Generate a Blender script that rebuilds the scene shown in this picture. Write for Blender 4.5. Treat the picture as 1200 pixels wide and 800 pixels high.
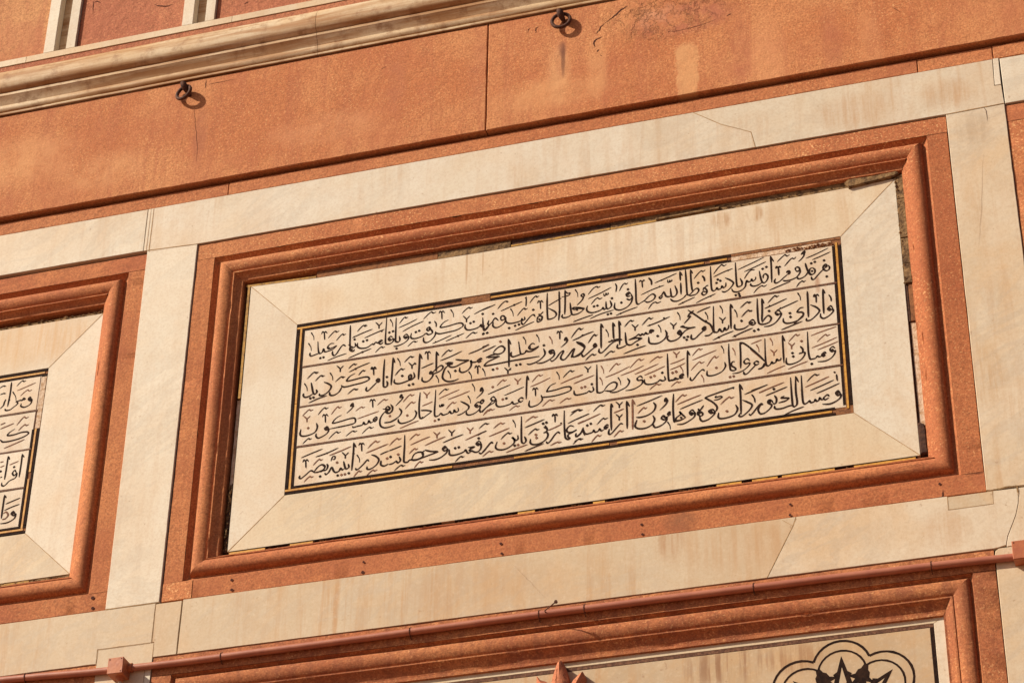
import bpy, bmesh, math, random
from mathutils import Vector, Matrix, noise
# ---------------------------------------------------------------- camera, light, exposure
scene = bpy.context.scene
for o in list(bpy.data.objects): bpy.data.objects.remove(o)
C = scene.collection
cam_d = bpy.data.cameras.new('camera'); cam = bpy.data.objects.new('camera', cam_d); C.objects.link(cam)
scene.camera = cam
YAW, PITCH, ROLL = -0.302273, 0.593735, 0.016872
f_ = Vector((math.sin(YAW)*math.cos(PITCH), math.cos(YAW)*math.cos(PITCH), math.sin(PITCH)))
r_ = Vector((math.cos(YAW), -math.sin(YAW), 0)); u_ = r_.cross(f_)
r2 = math.cos(ROLL)*r_ + math.sin(ROLL)*u_; u2 = -math.sin(ROLL)*r_ + math.cos(ROLL)*u_
M = Matrix((r2, u2, -f_)).transposed().to_4x4(); M.translation = Vector((1.99181, -7.0, 1.6))
cam.matrix_world = M
cam_d.sensor_width = 36; cam_d.lens = 36*2891.646/1200; cam_d.clip_start = .1; cam_d.clip_end = 2000
SUN = Vector((1.45, 1.0, -1.3)).normalized()
sd = bpy.data.lights.new('sun', 'SUN'); so = bpy.data.objects.new('sun', sd); C.objects.link(so)
so.rotation_mode = 'QUATERNION'; so.rotation_quaternion = SUN.to_track_quat('-Z', 'Y'); so.location = (-6, -6, 14)
sd.energy = 5.0; sd.angle = math.radians(.8); sd.color = (1, .87, .68)
W = bpy.data.worlds.new('World'); scene.world = W; W.use_nodes = True
wn = W.node_tree.nodes; sky = wn.new('ShaderNodeTexSky'); sky.sky_type = 'NISHITA'; sky.sun_disc = False
sky.sun_elevation = math.asin(-SUN.z); sky.sun_rotation = math.atan2(-SUN.x, -SUN.y); sky.dust_density = 3; sky.air_density = 1.0
wn['Background'].inputs[1].default_value = .058
W.node_tree.links.new(sky.outputs[0], wn['Background'].inputs[0])
scene.view_settings.view_transform = 'Standard'; scene.view_settings.look = 'None'
scene.view_settings.exposure = .35; scene.view_settings.gamma = 1
# ---------------------------------------------------------------- helpers
random.seed(7)
def tag(o, label=None, cat=None, group=None, kind=None):
    for k, v in (('label', label), ('category', cat), ('group', group), ('kind', kind)):
        if v: o[k] = v
    return o
def empty(name, loc, label, cat, group=None):
    o = bpy.data.objects.new(name, None); o.empty_display_size = .1; C.objects.link(o); o.location = loc
    return tag(o, label, cat, group)
def mesh_obj(name, verts, faces, mat, parent=None, smooth=None, base=None):
    """verts are in place (metres); the object is set at its thing's base"""
    off = Vector((0, 0, 0)); p = parent
    while p is not None: off += p.location; p = p.parent
    if parent is None and base is not None: off = Vector(base)
    me = bpy.data.meshes.new(name); me.from_pydata([Vector(v)-off for v in verts], [], faces); me.update()
    if mat:
        for m_ in (mat if isinstance(mat, (list, tuple)) else [mat]): me.materials.append(m_)
    bm = bmesh.new(); bm.from_mesh(me); bmesh.ops.recalc_face_normals(bm, faces=bm.faces); bm.to_mesh(me); bm.free()
    if smooth:
        me.shade_smooth(); me.set_sharp_from_angle(angle=math.radians(smooth))
    o = bpy.data.objects.new(name, me); C.objects.link(o)
    if parent: o.parent = parent
    elif base is not None: o.location = base
    return o
def n1(x, y, s=0): return noise.noise(Vector((x, y, s*3.17+.5)))
def slab(name, pts, yf, yb, mat, parent, ch=.0018, jit=.0009, step=.035, seed=0, chip=0.0):
    """a worked stone: polygon pts (x, z), front at yf, back at yb, worn arris and slightly uneven edges"""
    dense = []
    n = len(pts)
    area = sum(pts[i][0]*pts[(i+1) % n][1]-pts[(i+1) % n][0]*pts[i][1] for i in range(n))
    if area < 0: pts = pts[::-1]
    for i in range(n):
        a = Vector(pts[i]); b = Vector(pts[(i+1) % n]); L = (b-a).length; k = max(1, min(160, int(L/step)))
        nr = Vector((b-a)).normalized(); nr = Vector((-nr.y, nr.x))
        for j in range(k):
            t = j/k; p = a.lerp(b, t)
            w = 0 if j == 0 else 1
            q = n1(p.x*9, p.y*9, seed)*.7+n1(p.x*31, p.y*31, seed+5)*.6
            e = q*jit + (max(0, n1(p.x*6, p.y*6, seed+9)-.28)*chip if chip else 0)
            dense.append(p+nr*abs(e)*w)
    m = len(dense)
    ins = []
    for i in range(m):
        a, b, c = dense[i-1], dense[i], dense[(i+1) % m]
        d1 = (b-a); d2 = (c-b)
        t = (d1.normalized()+d2.normalized()) if d1.length > 0 and d2.length > 0 else d2
        if t.length < 1e-6: t = d2
        t.normalize(); nn = Vector((-t.y, t.x))
        k = max(.5, abs(nn.dot(Vector((-d2.normalized().y, d2.normalized().x)))))
        ins.append(b+nn*ch/k*(1+.6*n1(b.x*20, b.y*20, seed+2)))
    V = [(p.x, yb, p.y) for p in dense]+[(p.x, yf+ch, p.y) for p in dense]+[(p.x, yf, p.y) for p in ins]
    F = [[2*m+i for i in range(m)], [m-1-i for i in range(m)]]
    for i in range(m):
        j = (i+1) % m
        F.append([i, j, m+j, m+i]); F.append([m+i, m+j, 2*m+j, 2*m+i])
    return mesh_obj(name, V, F, mat, parent)
def rect(a, b, c, d): return [(a, c), (b, c), (b, d), (a, d)]
def spline(P, k=4):
    if len(P) < 3: return [Vector(P[0]).lerp(Vector(P[1]), i/k) for i in range(k+1)]
    P = [Vector(p) for p in P]; Q = [P[0]*2-P[1]]+P+[P[-1]*2-P[-2]]; out = []
    for i in range(1, len(Q)-2):
        for j in range(k):
            t = j/k; p0, p1, p2, p3 = Q[i-1:i+3]
            out.append(.5*((2*p1)+(p2-p0)*t+(2*p0-5*p1+4*p2-p3)*t*t+(3*p1-p0-3*p2+p3)*t**3))
    out.append(P[-1]); return out
def ribbon(V, F, pts, width, y):
    """flat band along pts (x, z); width(i, n, tangent) gives its full width"""
    n = len(pts); b = len(V)
    for i, p in enumerate(pts):
        t = pts[min(i+1, n-1)]-pts[max(i-1, 0)]
        if t.length < 1e-9: t = Vector((1, 0))
        t.normalize(); w = width(i/(n-1), t)/2; V += [(p.x-t.y*w, y, p.y+t.x*w), (p.x+t.y*w, y, p.y-t.x*w)]
    for i in range(n-1): F.append([b+2*i, b+2*i+1, b+2*i+3, b+2*i+2])
def tube(V, F, pts, r, seg=10, cap=True):
    n = len(pts); b = len(V); up = Vector((0, 0, 1))
    for i, p in enumerate(pts):
        t = (Vector(pts[min(i+1, n-1)])-Vector(pts[max(i-1, 0)])).normalized()
        a = t.cross(up if abs(t.z) < .95 else Vector((1, 0, 0))).normalized(); c = t.cross(a)
        rr = r(i/(n-1)) if callable(r) else r
        for k in range(seg):
            g = 2*math.pi*k/seg; V.append(tuple(Vector(p)+a*math.cos(g)*rr+c*math.sin(g)*rr))
    for i in range(n-1):
        for k in range(seg):
            k2 = (k+1) % seg; F.append([b+i*seg+k, b+i*seg+k2, b+(i+1)*seg+k2, b+(i+1)*seg+k])
    if cap: F.append([b+k for k in range(seg)][::-1]); F.append([b+(n-1)*seg+k for k in range(seg)])
def pointing(pts, w, y, parent, mat=None):
    V, F = [], []; P = []
    for p, q in zip(pts, pts[1:]):
        p, q = Vector(p), Vector(q); k = max(2, int((q-p).length/.012)); P += [p.lerp(q, i/k) for i in range(k)]
    P.append(Vector(pts[-1])); P = [Vector((p.x+.0004*n1(p.x*60, p.y*60, 1), p.y+.0004*n1(p.x*60, p.y*60, 2))) for p in P]
    ribbon(V, F, P, lambda t, d: w*(.75+.5*n1(t*len(P)*.3, w*99, 6)), y); return mesh_obj('joint_pointing', V, F, mat or M_POINT, parent)
# ---------------------------------------------------------------- materials
def N(nt, t, **k):
    n = nt.nodes.new(t)
    for a, v in k.items(): setattr(n, a, v)
    return n
class Mat:
    def __init__(s, name, rough=.7, spec=.3):
        s.m = bpy.data.materials.new(name); s.m.use_nodes = True; s.nt = s.m.node_tree; s.b = s.nt.nodes['Principled BSDF']
        s.b.inputs['Roughness'].default_value = rough; s.b.inputs['Specular IOR Level'].default_value = spec
        s.L = s.nt.links.new; g = N(s.nt, 'ShaderNodeNewGeometry'); s.pos0 = g.outputs['Position']; s.pos = s.pos0
        oi = N(s.nt, 'ShaderNodeObjectInfo'); s.rnd = oi.outputs['Random']; s.h = None
    def shift(s, amt=7):
        c = N(s.nt, 'ShaderNodeVectorMath', operation='SCALE'); s.L(s.rnd, c.inputs['Scale']); c.inputs[0].default_value = (amt, amt*.7, amt*1.3)
        a = N(s.nt, 'ShaderNodeVectorMath', operation='ADD'); s.L(s.pos0, a.inputs[0]); s.L(c.outputs[0], a.inputs[1]); s.pos = a.outputs[0]
    def map(s, scale, rot=(0, 0, 0), src=None):
        r = N(s.nt, 'ShaderNodeMapping'); s.L(src or s.pos, r.inputs[0]); r.inputs['Rotation'].default_value = rot
        q = N(s.nt, 'ShaderNodeVectorMath', operation='MULTIPLY'); s.L(r.outputs[0], q.inputs[0]); q.inputs[1].default_value = scale
        return q.outputs[0]
    def noise(s, scale, detail=4, rough=.55, vec=None, dist=0):
        n = N(s.nt, 'ShaderNodeTexNoise'); s.L(vec or s.pos, n.inputs['Vector']); n.inputs['Scale'].default_value = scale
        n.inputs['Detail'].default_value = detail; n.inputs['Roughness'].default_value = rough; n.inputs['Distortion'].default_value = dist
        return n.outputs['Fac']
    def ramp(s, x, a, b, lo=0., hi=1.):
        r = N(s.nt, 'ShaderNodeMapRange'); r.interpolation_type = 'SMOOTHSTEP'; s.L(x, r.inputs[0])
        for i, v in zip((1, 2, 3, 4), (a, b, lo, hi)): r.inputs[i].default_value = v
        return r.outputs[0]
    def mul(s, a, b, op='MULTIPLY'):
        m = N(s.nt, 'ShaderNodeMath', operation=op)
        for i, v in enumerate((a, b)):
            if isinstance(v, (int, float)): m.inputs[i].default_value = v
            else: s.L(v, m.inputs[i])
        return m.outputs[0]
    def mix(s, f, a, b):
        m = N(s.nt, 'ShaderNodeMix', data_type='RGBA')
        if isinstance(f, (int, float)): m.inputs[0].default_value = f
        else: s.L(f, m.inputs[0])
        for i, v in ((6, a), (7, b)):
            if isinstance(v, tuple): m.inputs[i].default_value = (*v, 1)
            else: s.L(v, m.inputs[i])
        return m.outputs[2]
    def col(s, c):
        if isinstance(c, tuple): s.b.inputs['Base Color'].default_value = (*c, 1)
        else: s.L(c, s.b.inputs['Base Color'])
    def bump(s, h, dist, strength=1):
        b = N(s.nt, 'ShaderNodeBump'); b.inputs['Distance'].default_value = dist; b.inputs['Strength'].default_value = strength
        s.L(h, b.inputs['Height'])
        if s.h: s.L(s.h, b.inputs['Normal'])
        s.h = b.outputs[0]; s.L(s.h, s.b.inputs['Normal'])
    def spot(s, cx, cz, w, h, p=2.):
        """soft stain round (cx, cz), half-sizes w and h"""
        sx = N(s.nt, 'ShaderNodeSeparateXYZ'); s.L(s.pos0, sx.inputs[0])
        a = s.mul(s.mul(sx.outputs[0], cx, 'SUBTRACT'), 1/w); c = s.mul(s.mul(sx.outputs[2], cz, 'SUBTRACT'), 1/h)
        if p > 3:
            e = s.mul(s.mul(s.noise(18, 5, .65), .5, 'SUBTRACT'), 1.0); a = s.mul(a, e, 'ADD'); a = s.mul(a, a); c = s.mul(c, c)
        r = s.mul(s.mul(a, a), s.mul(c, c), 'ADD')
        return s.ramp(r, 0. if p < 3 else .35, 1., 1., 0.)
def sandstone(name, c1, c2, c3, speck=.5, streak=.3, coarse=.003, grain=.0012, stains=(), shift=True, layered=0, dirt=.35, flakes=()):
    s = Mat(name, .85, .25)
    if shift: s.shift()
    a = s.ramp(s.noise(2.1, 6, .62), .38, .62); c = s.mix(a, c1, c2)
    st = s.noise(1, 5, .6, s.map((16, 16, 2.0)), .6); c = s.mix(s.mul(s.ramp(st, .48, .68), streak), c, c3)
    if layered:
        ly = s.noise(1, 5, .65, s.map((2.2, 30, 38) if layered > 0 else (34, 30, 1.6), (0, .12 if layered > 0 else .03, 0)), 1.6); layered = abs(layered); c = s.mix(s.mul(s.ramp(ly, .5, .62), layered), c, tuple(min(1, v*1.30) for v in c2))
    m = s.noise(38, 5, .7); c = s.mix(s.mul(s.ramp(m, .45, .75), dirt), c, tuple(v*.62 for v in c3))
    fn = s.noise(125, 4, .75); c = s.mix(s.mul(s.ramp(fn, .42, .62), .60), c, tuple(v*.50 for v in c1)); f2 = s.noise(75, 4, .7); c = s.mix(s.mul(s.ramp(f2, .50, .68), .30), c, tuple(min(1, v*1.35) for v in c2))
    sp = s.noise(115, 3, .6, s.map((1, 1, 1.3))); sp2 = s.ramp(s.noise(5, 3), .4, .62, .5, 1.)
    c = s.mix(s.mul(s.mul(s.ramp(sp, .57, .66), speck), sp2), c, (.76, .43, .20))
    dk = s.noise(65, 4, .65); c = s.mix(s.mul(s.ramp(dk, .56, .68), .42), c, tuple(v*.45 for v in c1))
    hv = s.noise(3.5, 6, .7); c = s.mix(s.mul(s.ramp(hv, .46, .64), .35), c, c3)
    for (cx, cz, w, h, colr, k, br) in stains:
        q = s.spot(cx, cz, w, h, 4. if k > 1 else 2.); k = k-1 if k > 1 else k
        nz = s.ramp(s.noise(14, 5, .65), .35, .65, 1-br, 1.)
        c = s.mix(s.mul(s.mul(q, nz), k), c, colr)
    v = s.mul(s.rnd, .16); hs = N(s.nt, 'ShaderNodeHueSaturation'); s.L(c, hs.inputs['Color']); s.L(s.mul(v, .92, 'ADD'), hs.inputs['Value'])
    s.col(hs.outputs[0])
    s.bump(s.noise(22, 6, .6), coarse)
    for (cx, cz, w, h, dd) in flakes: s.bump(s.mul(s.spot(cx, cz, w, h), s.mul(s.ramp(s.noise(8, 9, .7), .46, .50), s.mul(s.ramp(s.noise(17, 9, .7), .50, .54), .6), 'ADD')), dd)
    s.bump(s.noise(230, 4, .65), grain)
    return s.m
def marble(name, c1=(.60, .51, .38), c2=(.55, .44, .30), stain=.35, vein=.3, rough=.55, drip=(), seedshift=9, cloudy=.5, grime=0):
    s = Mat(name, rough, .25); s.shift(seedshift)
    a = s.ramp(s.noise(1.7, 5, .6, dist=.8), .35, .7); c = s.mix(a, c1, c2)
    st = s.noise(1, 6, .68, s.map((22, 22, 1.3)), .5); big = s.ramp(s.noise(1.5, 4), .36, .60, .12, 1.)
    c = s.mix(s.mul(s.mul(s.ramp(st, .47, .70), stain), big), c, (.42, .22, .085))
    st2 = s.noise(1, 5, .6, s.map((7, 7, .8)), .4); c = s.mix(s.mul(s.mul(s.ramp(st2, .45, .68), stain*.9), big), c, (.48, .30, .15))
    cl = s.ramp(s.noise(5, 7, .68, dist=1.5), .42, .7); c = s.mix(s.mul(cl, .26*cloudy), c, (.48, .30, .15))
    oc = s.noise(2.3, 6, .62, dist=.6); c = s.mix(s.mul(s.ramp(oc, .50, .66), .42*min(1, cloudy)), c, (.58, .385, .205))
    ve = s.noise(1.6, 7, .6, s.map((1.2, 1, 3.2), (0, .5, 0)), 1.8)
    band = s.mul(s.ramp(ve, .42, .5), s.ramp(ve, .5, .58, 1, 0)); c = s.mix(s.mul(s.mul(band, vein*.75), s.ramp(s.noise(.9, 2), .42, .58)), c, (.38, .34, .29))
    fn = s.noise(110, 4, .75); c = s.mix(s.mul(s.ramp(fn, .42, .66), .26), c, (.40, .27, .155)); f2 = s.noise(60, 4, .7); c = s.mix(s.mul(s.ramp(f2, .5, .7), .16), c, (.72, .62, .48))
    pits = s.noise(55, 2, .5); c = s.mix(s.mul(s.ramp(pits, .72, .78), .35), c, (.25, .13, .07))
    for (cx, cz, w, h, colr, k, br) in drip:
        q = s.spot(cx, cz, w, h); nz = s.ramp(s.noise(1, 5, .65, s.map((45, 45, 2.5))), .42, .62, 1-br, 1.)
        c = s.mix(s.mul(s.mul(q, nz), k), c, colr)
    if grime:
        gr = s.noise(1, 6, .65, s.map((1.6, 14, 26), src=s.pos0)); c = s.mix(s.mul(s.ramp(gr, .40, .60), grime), c, (.33, .155, .052)); g2 = s.noise(14, 5, .7); c = s.mix(s.mul(s.ramp(g2, .50, .68), grime*.7), c, (.22, .095, .035))
    v = s.mul(s.rnd, .07 if not grime else .02); hs = N(s.nt, 'ShaderNodeHueSaturation'); s.L(c, hs.inputs['Color']); s.L(s.mul(v, .95, 'ADD'), hs.inputs['Value'])
    s.col(hs.outputs[0]); s.bump(s.noise(9, 5), .0010); s.bump(s.noise(170, 3), .0003)
    return s.m
def plain(name, c, c2=None, rough=.6, scale=40, spec=.2, bump=.0005, metal=0, lo=.4, hi=.65):
    s = Mat(name, rough, spec); s.shift()
    s.col(s.mix(s.ramp(s.noise(scale, 5, .65), lo, hi), c, c2) if c2 else c)
    s.b.inputs['Metallic'].default_value = metal
    if bump: s.bump(s.noise(scale*2.5, 4), bump)
    return s.m
RED1, RED2, RED3 = (.50, .185, .078), (.60, .27, .125), (.40, .135, .066)
rx, rz = (-0.0024, 7.8550)
px_, pz_ = (-0.0666, 7.7200)
M_SLAB = sandstone('sandstone_slab', (0.500, 0.176, 0.070), (0.600, 0.266, 0.115), (0.420, 0.138, 0.066), .6, .6, .0028, .0013, shift=False, dirt=.3,
    flakes=[(*(0.4091, 7.9514), .32, .16, .0032)],
    stains=[(*(-0.0157, 7.7509), .06, .18, (.64, .36, .18), .6, .5), (*(0.1367, 7.7369), .05, .2, (.62, .32, .15), .5, .5),
            (*(0.4752, 7.9050), .26, .10, (.40, .135, .085), .8, .8), (*(0.3752, 7.9379), .12, .08, (.66, .33, .19), .6, .9), (*(1.6932, 7.6188), .16, .22, (.45, .17, .08), .5, .5),
            (*(-2.3122, 7.8054), .35, .16, (.66, .34, .16), .6, .7), (*(-1.9177, 7.6777), .25, .12, (.64, .33, .16), .5, .7), (*(-1.5006, 7.7615), .04, .20, (.36, .13, .07), .6, .5),
            (*(-0.9708, 7.6885), .3, .1, (.62, .30, .15), .45, .6), (*(-0.0662, 7.6564), .3, .10, (.64, .33, .15), .6, .6), (*(0.7944, 7.6259), .09, .3, (.62, .29, .14), .5, .5), (*(1.0369, 7.6520), .05, .3, (.38, .13, .07), .45, .5), (*(1.1752, 7.5780), .06, .3, (.60, .28, .13), .5, .5),
            (*(0.6931, 7.6914), .05, .26, (.40, .135, .075), .5, .4), (*(-0.3438, 7.8483), .05, .22, (.40, .145, .08), .4, .5), (*(-0.6768, 7.8382), .05, .22, (.40, .145, .08), .4, .5),
            (*(0.4849, 7.6394), .046, .150, (.64, .35, .165), 1.7, .35), (*(0.0011, 7.8111), .011, .11, (.13, .05, .03), .85, .25), (*(-0.0024, 7.8636), .020, .05, (.20, .075, .045), .7, .3)])
M_FRAME = sandstone('sandstone_frame', (0.456, 0.155, 0.064), (0.543, 0.221, 0.092), (0.359, 0.110, 0.051), 1., .15, .0016, .0012)
M_FRAME2 = sandstone('sandstone_veined', (0.407, 0.129, 0.055), (0.485, 0.184, 0.074), (0.330, 0.101, 0.048), .2, .12, .0016, .0008, layered=.35, stains=[(*(0.4071, 5.7191), .075, .06, (.20, .085, .045), .6, .5), (*(1.4087, 5.7254), .04, .05, (.33, .10, .05), .5, .2)])
M_FRAME3 = sandstone('sandstone_upright', (0.407, 0.136, 0.055), (0.485, 0.189, 0.075), (0.320, 0.097, 0.044), .35, .3, .0016, .0009, layered=-.30)
M_FRAME4 = sandstone('sandstone_orange', (0.398, 0.124, 0.049), (0.456, 0.161, 0.064), (0.320, 0.092, 0.041), .6, .25, .0014, .0011)
M_LOW = sandstone('sandstone_sooty', (.37, .118, .048), (.47, .185, .075), (.24, .075, .04), .45, .65, .0020, .0014, dirt=.6)
M_STRIP = sandstone('sandstone_strip', (0.446, 0.155, 0.063), (0.524, 0.207, 0.087), (0.339, 0.106, 0.051), .5, .2, .003, .0016, layered=.25)
M_PANEL = sandstone('sandstone_rough', (.42, .145, .078), (.50, .195, .10), (.36, .12, .065), .4, .35, .006, .0016)
M_PANEL2 = sandstone('sandstone_yellowed', (.52, .225, .10), (.58, .29, .13), (.42, .14, .075), .15, .5, .004, .0010)
M_CARVE = sandstone('sandstone_carved', (.45, .16, .08), (.50, .19, .10), (.36, .12, .07), .25, .1, .0012, .0008)
BR = (.42, .22, .09)
M_MARB = marble('marble_cream')
M_BAND = marble('marble_band', (0.639, 0.594, 0.514), (0.608, 0.540, 0.435), .38, .3,
    drip=[(*(1.0930, 7.3262), .20, .10, BR, .45, .6), (*(1.4339, 7.3291), .12, .09, BR, .45, .6), (*(0.7140, 7.3302), .10, .10, BR, .25, .8)])
M_BANDLOW = marble('marble_band_low', (0.530, 0.437, 0.319), (0.484, 0.378, 0.257), .75, .3, cloudy=.8,
    drip=[(*(0.3710, 5.6756), .06, .13, (.34, .16, .06), .7, .7), (*(0.6142, 5.5907), .22, .12, BR, .4, .7), (*(-0.2968, 5.5616), .4, .12, BR, .25, .6)])
M_PALE = marble('marble_pale', (0.654, 0.610, 0.520), (0.618, 0.546, 0.441), .25, .3)
M_TAN = marble('marble_tan', (0.624, 0.540, 0.427), (0.572, 0.470, 0.342), .45, .35, cloudy=.9,
    drip=[(*(1.4446, 6.1155), .10, .16, (.42, .24, .10), .55, .7), (*(1.5100, 7.1550), .08, .10, (.36, .26, .17), .4, .6), (*(1.2837, 5.5540), .10, .10, BR, .35, .6)])
M_SUR = marble('marble_surround', (0.603, 0.524, 0.395), (0.572, 0.471, 0.333), .3, .4)
M_SURT = marble('marble_surround_top', (0.639, 0.583, 0.486), (0.597, 0.514, 0.390), .35, .2,
    drip=[(*(0.5807, 6.9623), .045, .05, (.34, .17, .06), .75, .95), (*(0.7066, 6.9674), .04, .045, (.34, .17, .06), .75, .95), (*(-0.3835, 6.9525), .006, .12, (.36, .19, .08), .7, .3), (*(-0.3207, 6.9598), .004, .10, (.36, .19, .08), .5, .3),
          (*(0.8455, 6.9391), .14, .12, (.44, .27, .12), .4, .6), (*(0.6217, 6.7942), .20, .06, (.50, .30, .14), .35, .5), (-2.15, 6.93, .35, .16, (.52, .30, .12), .7, .4)])
M_TEXT = marble('marble_plaque', (0.654, 0.589, 0.497), (0.597, 0.508, 0.407), .32, .05, cloudy=1.3,
    drip=[(*(0.9140, 6.6150), .012, .05, (.30, .12, .05), .7, .4), (*(0.7550, 6.3312), .05, .10, (.55, .30, .10), .4, .6)])
M_CORN = marble('marble_cornice', (0.618, 0.503, 0.350), (0.536, 0.396, 0.237), .3, .1, seedshift=0, cloudy=1.5, grime=.85)
M_CORNT = marble('marble_ledge', (0.618, 0.535, 0.407), (0.546, 0.428, 0.294), .3, .1, cloudy=1.)
M_LOWM = marble('marble_low_field', (0.475, 0.374, 0.257), (0.404, 0.292, 0.179), .9, .2, cloudy=2.0,
    drip=[(*(0.5340, 5.1843), .18, .09, (.22, .10, .045), .75, 1.), (*(0.7568, 5.1853), .12, .07, (.26, .12, .05), .6, 1.)])
M_BLACK = plain('black_inlay', (.014, .0068, .0055), (.030, .014, .009), .8, 60, .08)
M_BROWN = plain('faded_inlay', (.12, .045, .025), (.22, .09, .045), .7, 90)
M_RULE = plain('rule_inlay', (.075, .030, .018), (.17, .08, .045), .7, 120)
M_GOLD = plain('yellow_inlay', (.56, .30, .06), (.42, .20, .045), .45, 60)
M_GOLD2 = plain('worn_yellow_inlay', (.42, .24, .06), (.22, .12, .045), .7, 70)
M_RUST = plain('bedding_mortar', (.26, .115, .05), (.16, .07, .035), .9, 60, bump=.002)
M_MORT = plain('old_mortar', (.25, .155, .075), (.085, .050, .028), .95, 38, bump=.005)
M_PLAST = plain('plaster', (.60, .47, .36), (.42, .27, .16), .9, 50, bump=.003)
M_DARK = plain('deep_joint', (.05, .025, .02), (.09, .045, .03), .95, 50, bump=.003)
M_POINT = plain('joint_pointing', (.42, .27, .14), (.30, .175, .09), .9, 80, bump=0)
M_CRACK = plain('crack_shadow', (.06, .02, .015), None, .95, bump=0)
M_IRON = plain('rusty_iron', (.055, .026, .02), (.12, .048, .03), .75, 120, bump=.001)
M_PIPE = plain('red_painted_pipe', (.32, .108, .068), (.37, .135, .082), .45, 14, .4, bump=.0006)
M_BOX = plain('red_painted_box', (.42, .135, .052), (.34, .10, .045), .5, 30, .4, bump=.0008)
M_GROUND = sandstone('paving', (.25, .12, .075), (.30, .16, .095), (.20, .09, .055), .3, .2)
# ---------------------------------------------------------------- ground
gv, gf = [], []
for i in range(25):
    for j in range(25): gv.append(((i-12)**3*.28, -0.0+(j-12)**3*.28, 0))
for i in range(24):
    for j in range(24): gf.append([i*25+j, (i+1)*25+j, (i+1)*25+j+1, i*25+j+1])
tag(mesh_obj('ground', gv, gf, M_GROUND), kind='structure')
# ---------------------------------------------------------------- wall stones
wall = empty('mosque_wall', (0, 0, 0), 'tall red sandstone wall banded with cream marble strips and piers', 'wall')
mesh_obj('wall_core', [(x, y, z) for x in (-6.2, 5.6) for y in (.075, .8) for z in (0, 9.9)],
         [[0, 1, 3, 2], [4, 6, 7, 5], [0, 4, 5, 1], [2, 3, 7, 6], [0, 2, 6, 4], [1, 5, 7, 3]], M_DARK, wall)
G = .0012
S1, S2 = 7.530, 8.0655
for i, (a, b) in enumerate(((-5.6, -2.95), (-2.95, -.3055), (-.3055, 2.35), (2.35, 5.0))):
    o = slab('sandstone_slab', rect(a+G*1.6, b-G*1.6, S1, S2), -.016, .07, M_SLAB, wall, .003, .002, seed=i)
    if i == 2: tag(o, 'long sandstone slab with flaking upper edge and rust streak under a ring')
# fillet strip under the slabs
xs = [-5.6, -3.4, -1.365, 1.338, 1.611, 3.7, 5.0]
for i in range(6): slab('sandstone_strip', rect(xs[i]+G, xs[i+1]-G, 7.4535, 7.5155), .0035+.001*(i % 2), .07, M_STRIP, wall, .0025, .0022, seed=10+i, chip=.010)
# top marble band
T0, T1 = 7.2375, 7.4515
cr = [((0.4984, 7.4325)[0], 7.4515), (0.6033, 7.3707), (0.7132, 7.3103), (0.7261, 7.2377)]
slab('marble_band_stone', rect(-4.57, -1.7015, T0+.011, T1), 0, .07, M_PALE, wall, seed=20)
slab('marble_sliver', rect(-1.700, -1.6775, T0+.011, T1), .0004, .07, M_PALE, wall, .001, seed=21)
slab('marble_band_stone', [(-1.6760, T0+.0), (-1.6760, T1), (cr[0][0], T1), cr[1], cr[2], (cr[3][0], T0), (cr[3][0]-.2, T0)], 0, .07, M_BAND, wall, .0012, .0006, seed=22)
slab('marble_band_stone', [(cr[0][0]+.0012, T1), (1.6065, T1), (1.6030, 7.3285), (1.6270, 7.3275), (1.6295, T0+.005), (1.42, T0), (cr[3][0]+.0016, T0), (cr[2][0]+.0016, cr[2][1]+.0008), (cr[1][0]+.001, cr[1][1]+.001)], .0003, .07, M_BAND, wall, .0012, .0006, seed=23)
slab('marble_sliver', [(1.6085, 7.4535), (1.6285, 7.4525), (1.6265, 7.3300), (1.6045, 7.3305)], .0002, .07, M_BAND, wall, .001, .0003, seed=24)
slab('marble_band_stone', rect(1.6325, 4.5, T0+.003, T1-.002), .001, .07, M_PALE, wall, seed=25)
# piers between the inscription panels
slab('marble_pier', [(-1.6815, 5.678), (-1.4745, 5.678), (-1.4720, 7.236), (-1.6845, 7.2465)], .0004, .07, M_PALE, wall, seed=26)
slab('marble_pier', [(1.4205, 5.6790), (1.4356, 5.6757), (1.5138, 5.6799), (1.6300, 5.6740), (1.6300, 7.2395), (1.4215, 7.2355)], .0004, .07, M_TAN, wall, seed=27, jit=.0014)
slab('marble_pier', rect(-4.79, -4.58, 5.678, 7.246), 0, .07, M_PALE, wall, seed=28)
# lower marble band
B0, B1 = 5.4635, 5.6755
slab('marble_band_stone', [(-4.57, B0+.001), (-1.6915, B0+.001), (-1.6915, 5.5205), (-1.4870, 5.5205), (-1.4870, B1), (-4.57, B1)], 0, .07, M_BANDLOW, wall, seed=30)
slab('marble_patch', rect(-1.6905, -1.4782, 5.435, 5.5198), .0006, .07, M_BANDLOW, wall, .0005, .0002, seed=31)
slab('marble_band_stone', [(-1.4778, B0), (-1.3885, B0), (-1.3865, 5.672), (-1.4858, 5.672), (-1.4858, 5.522), (-1.4778, 5.522)], .0003, .07, M_BANDLOW, wall, .0015, seed=32)
c2 = [(0.7975, 5.6693), (0.7847, 5.6422), (0.7347, 5.5474), (0.6913, 5.4652)]
slab('marble_band_stone', [(-1.3845, B0), (c2[3][0], B0), c2[2], c2[1], (c2[0][0], B1), (-1.3825, B1)], .0002, .07, M_BANDLOW, wall, .0012, .0006, seed=33)
pa, pb = (1.2935, 5.6698), (1.4403, 5.6247)
kk = [(1.5207, 5.6725), (1.5195, 5.6441), (1.5167, 5.6160), (1.5046, 5.5738), (1.4890, 5.5386), (1.4718, 5.5006), (1.4645, 5.4707)]
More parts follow.
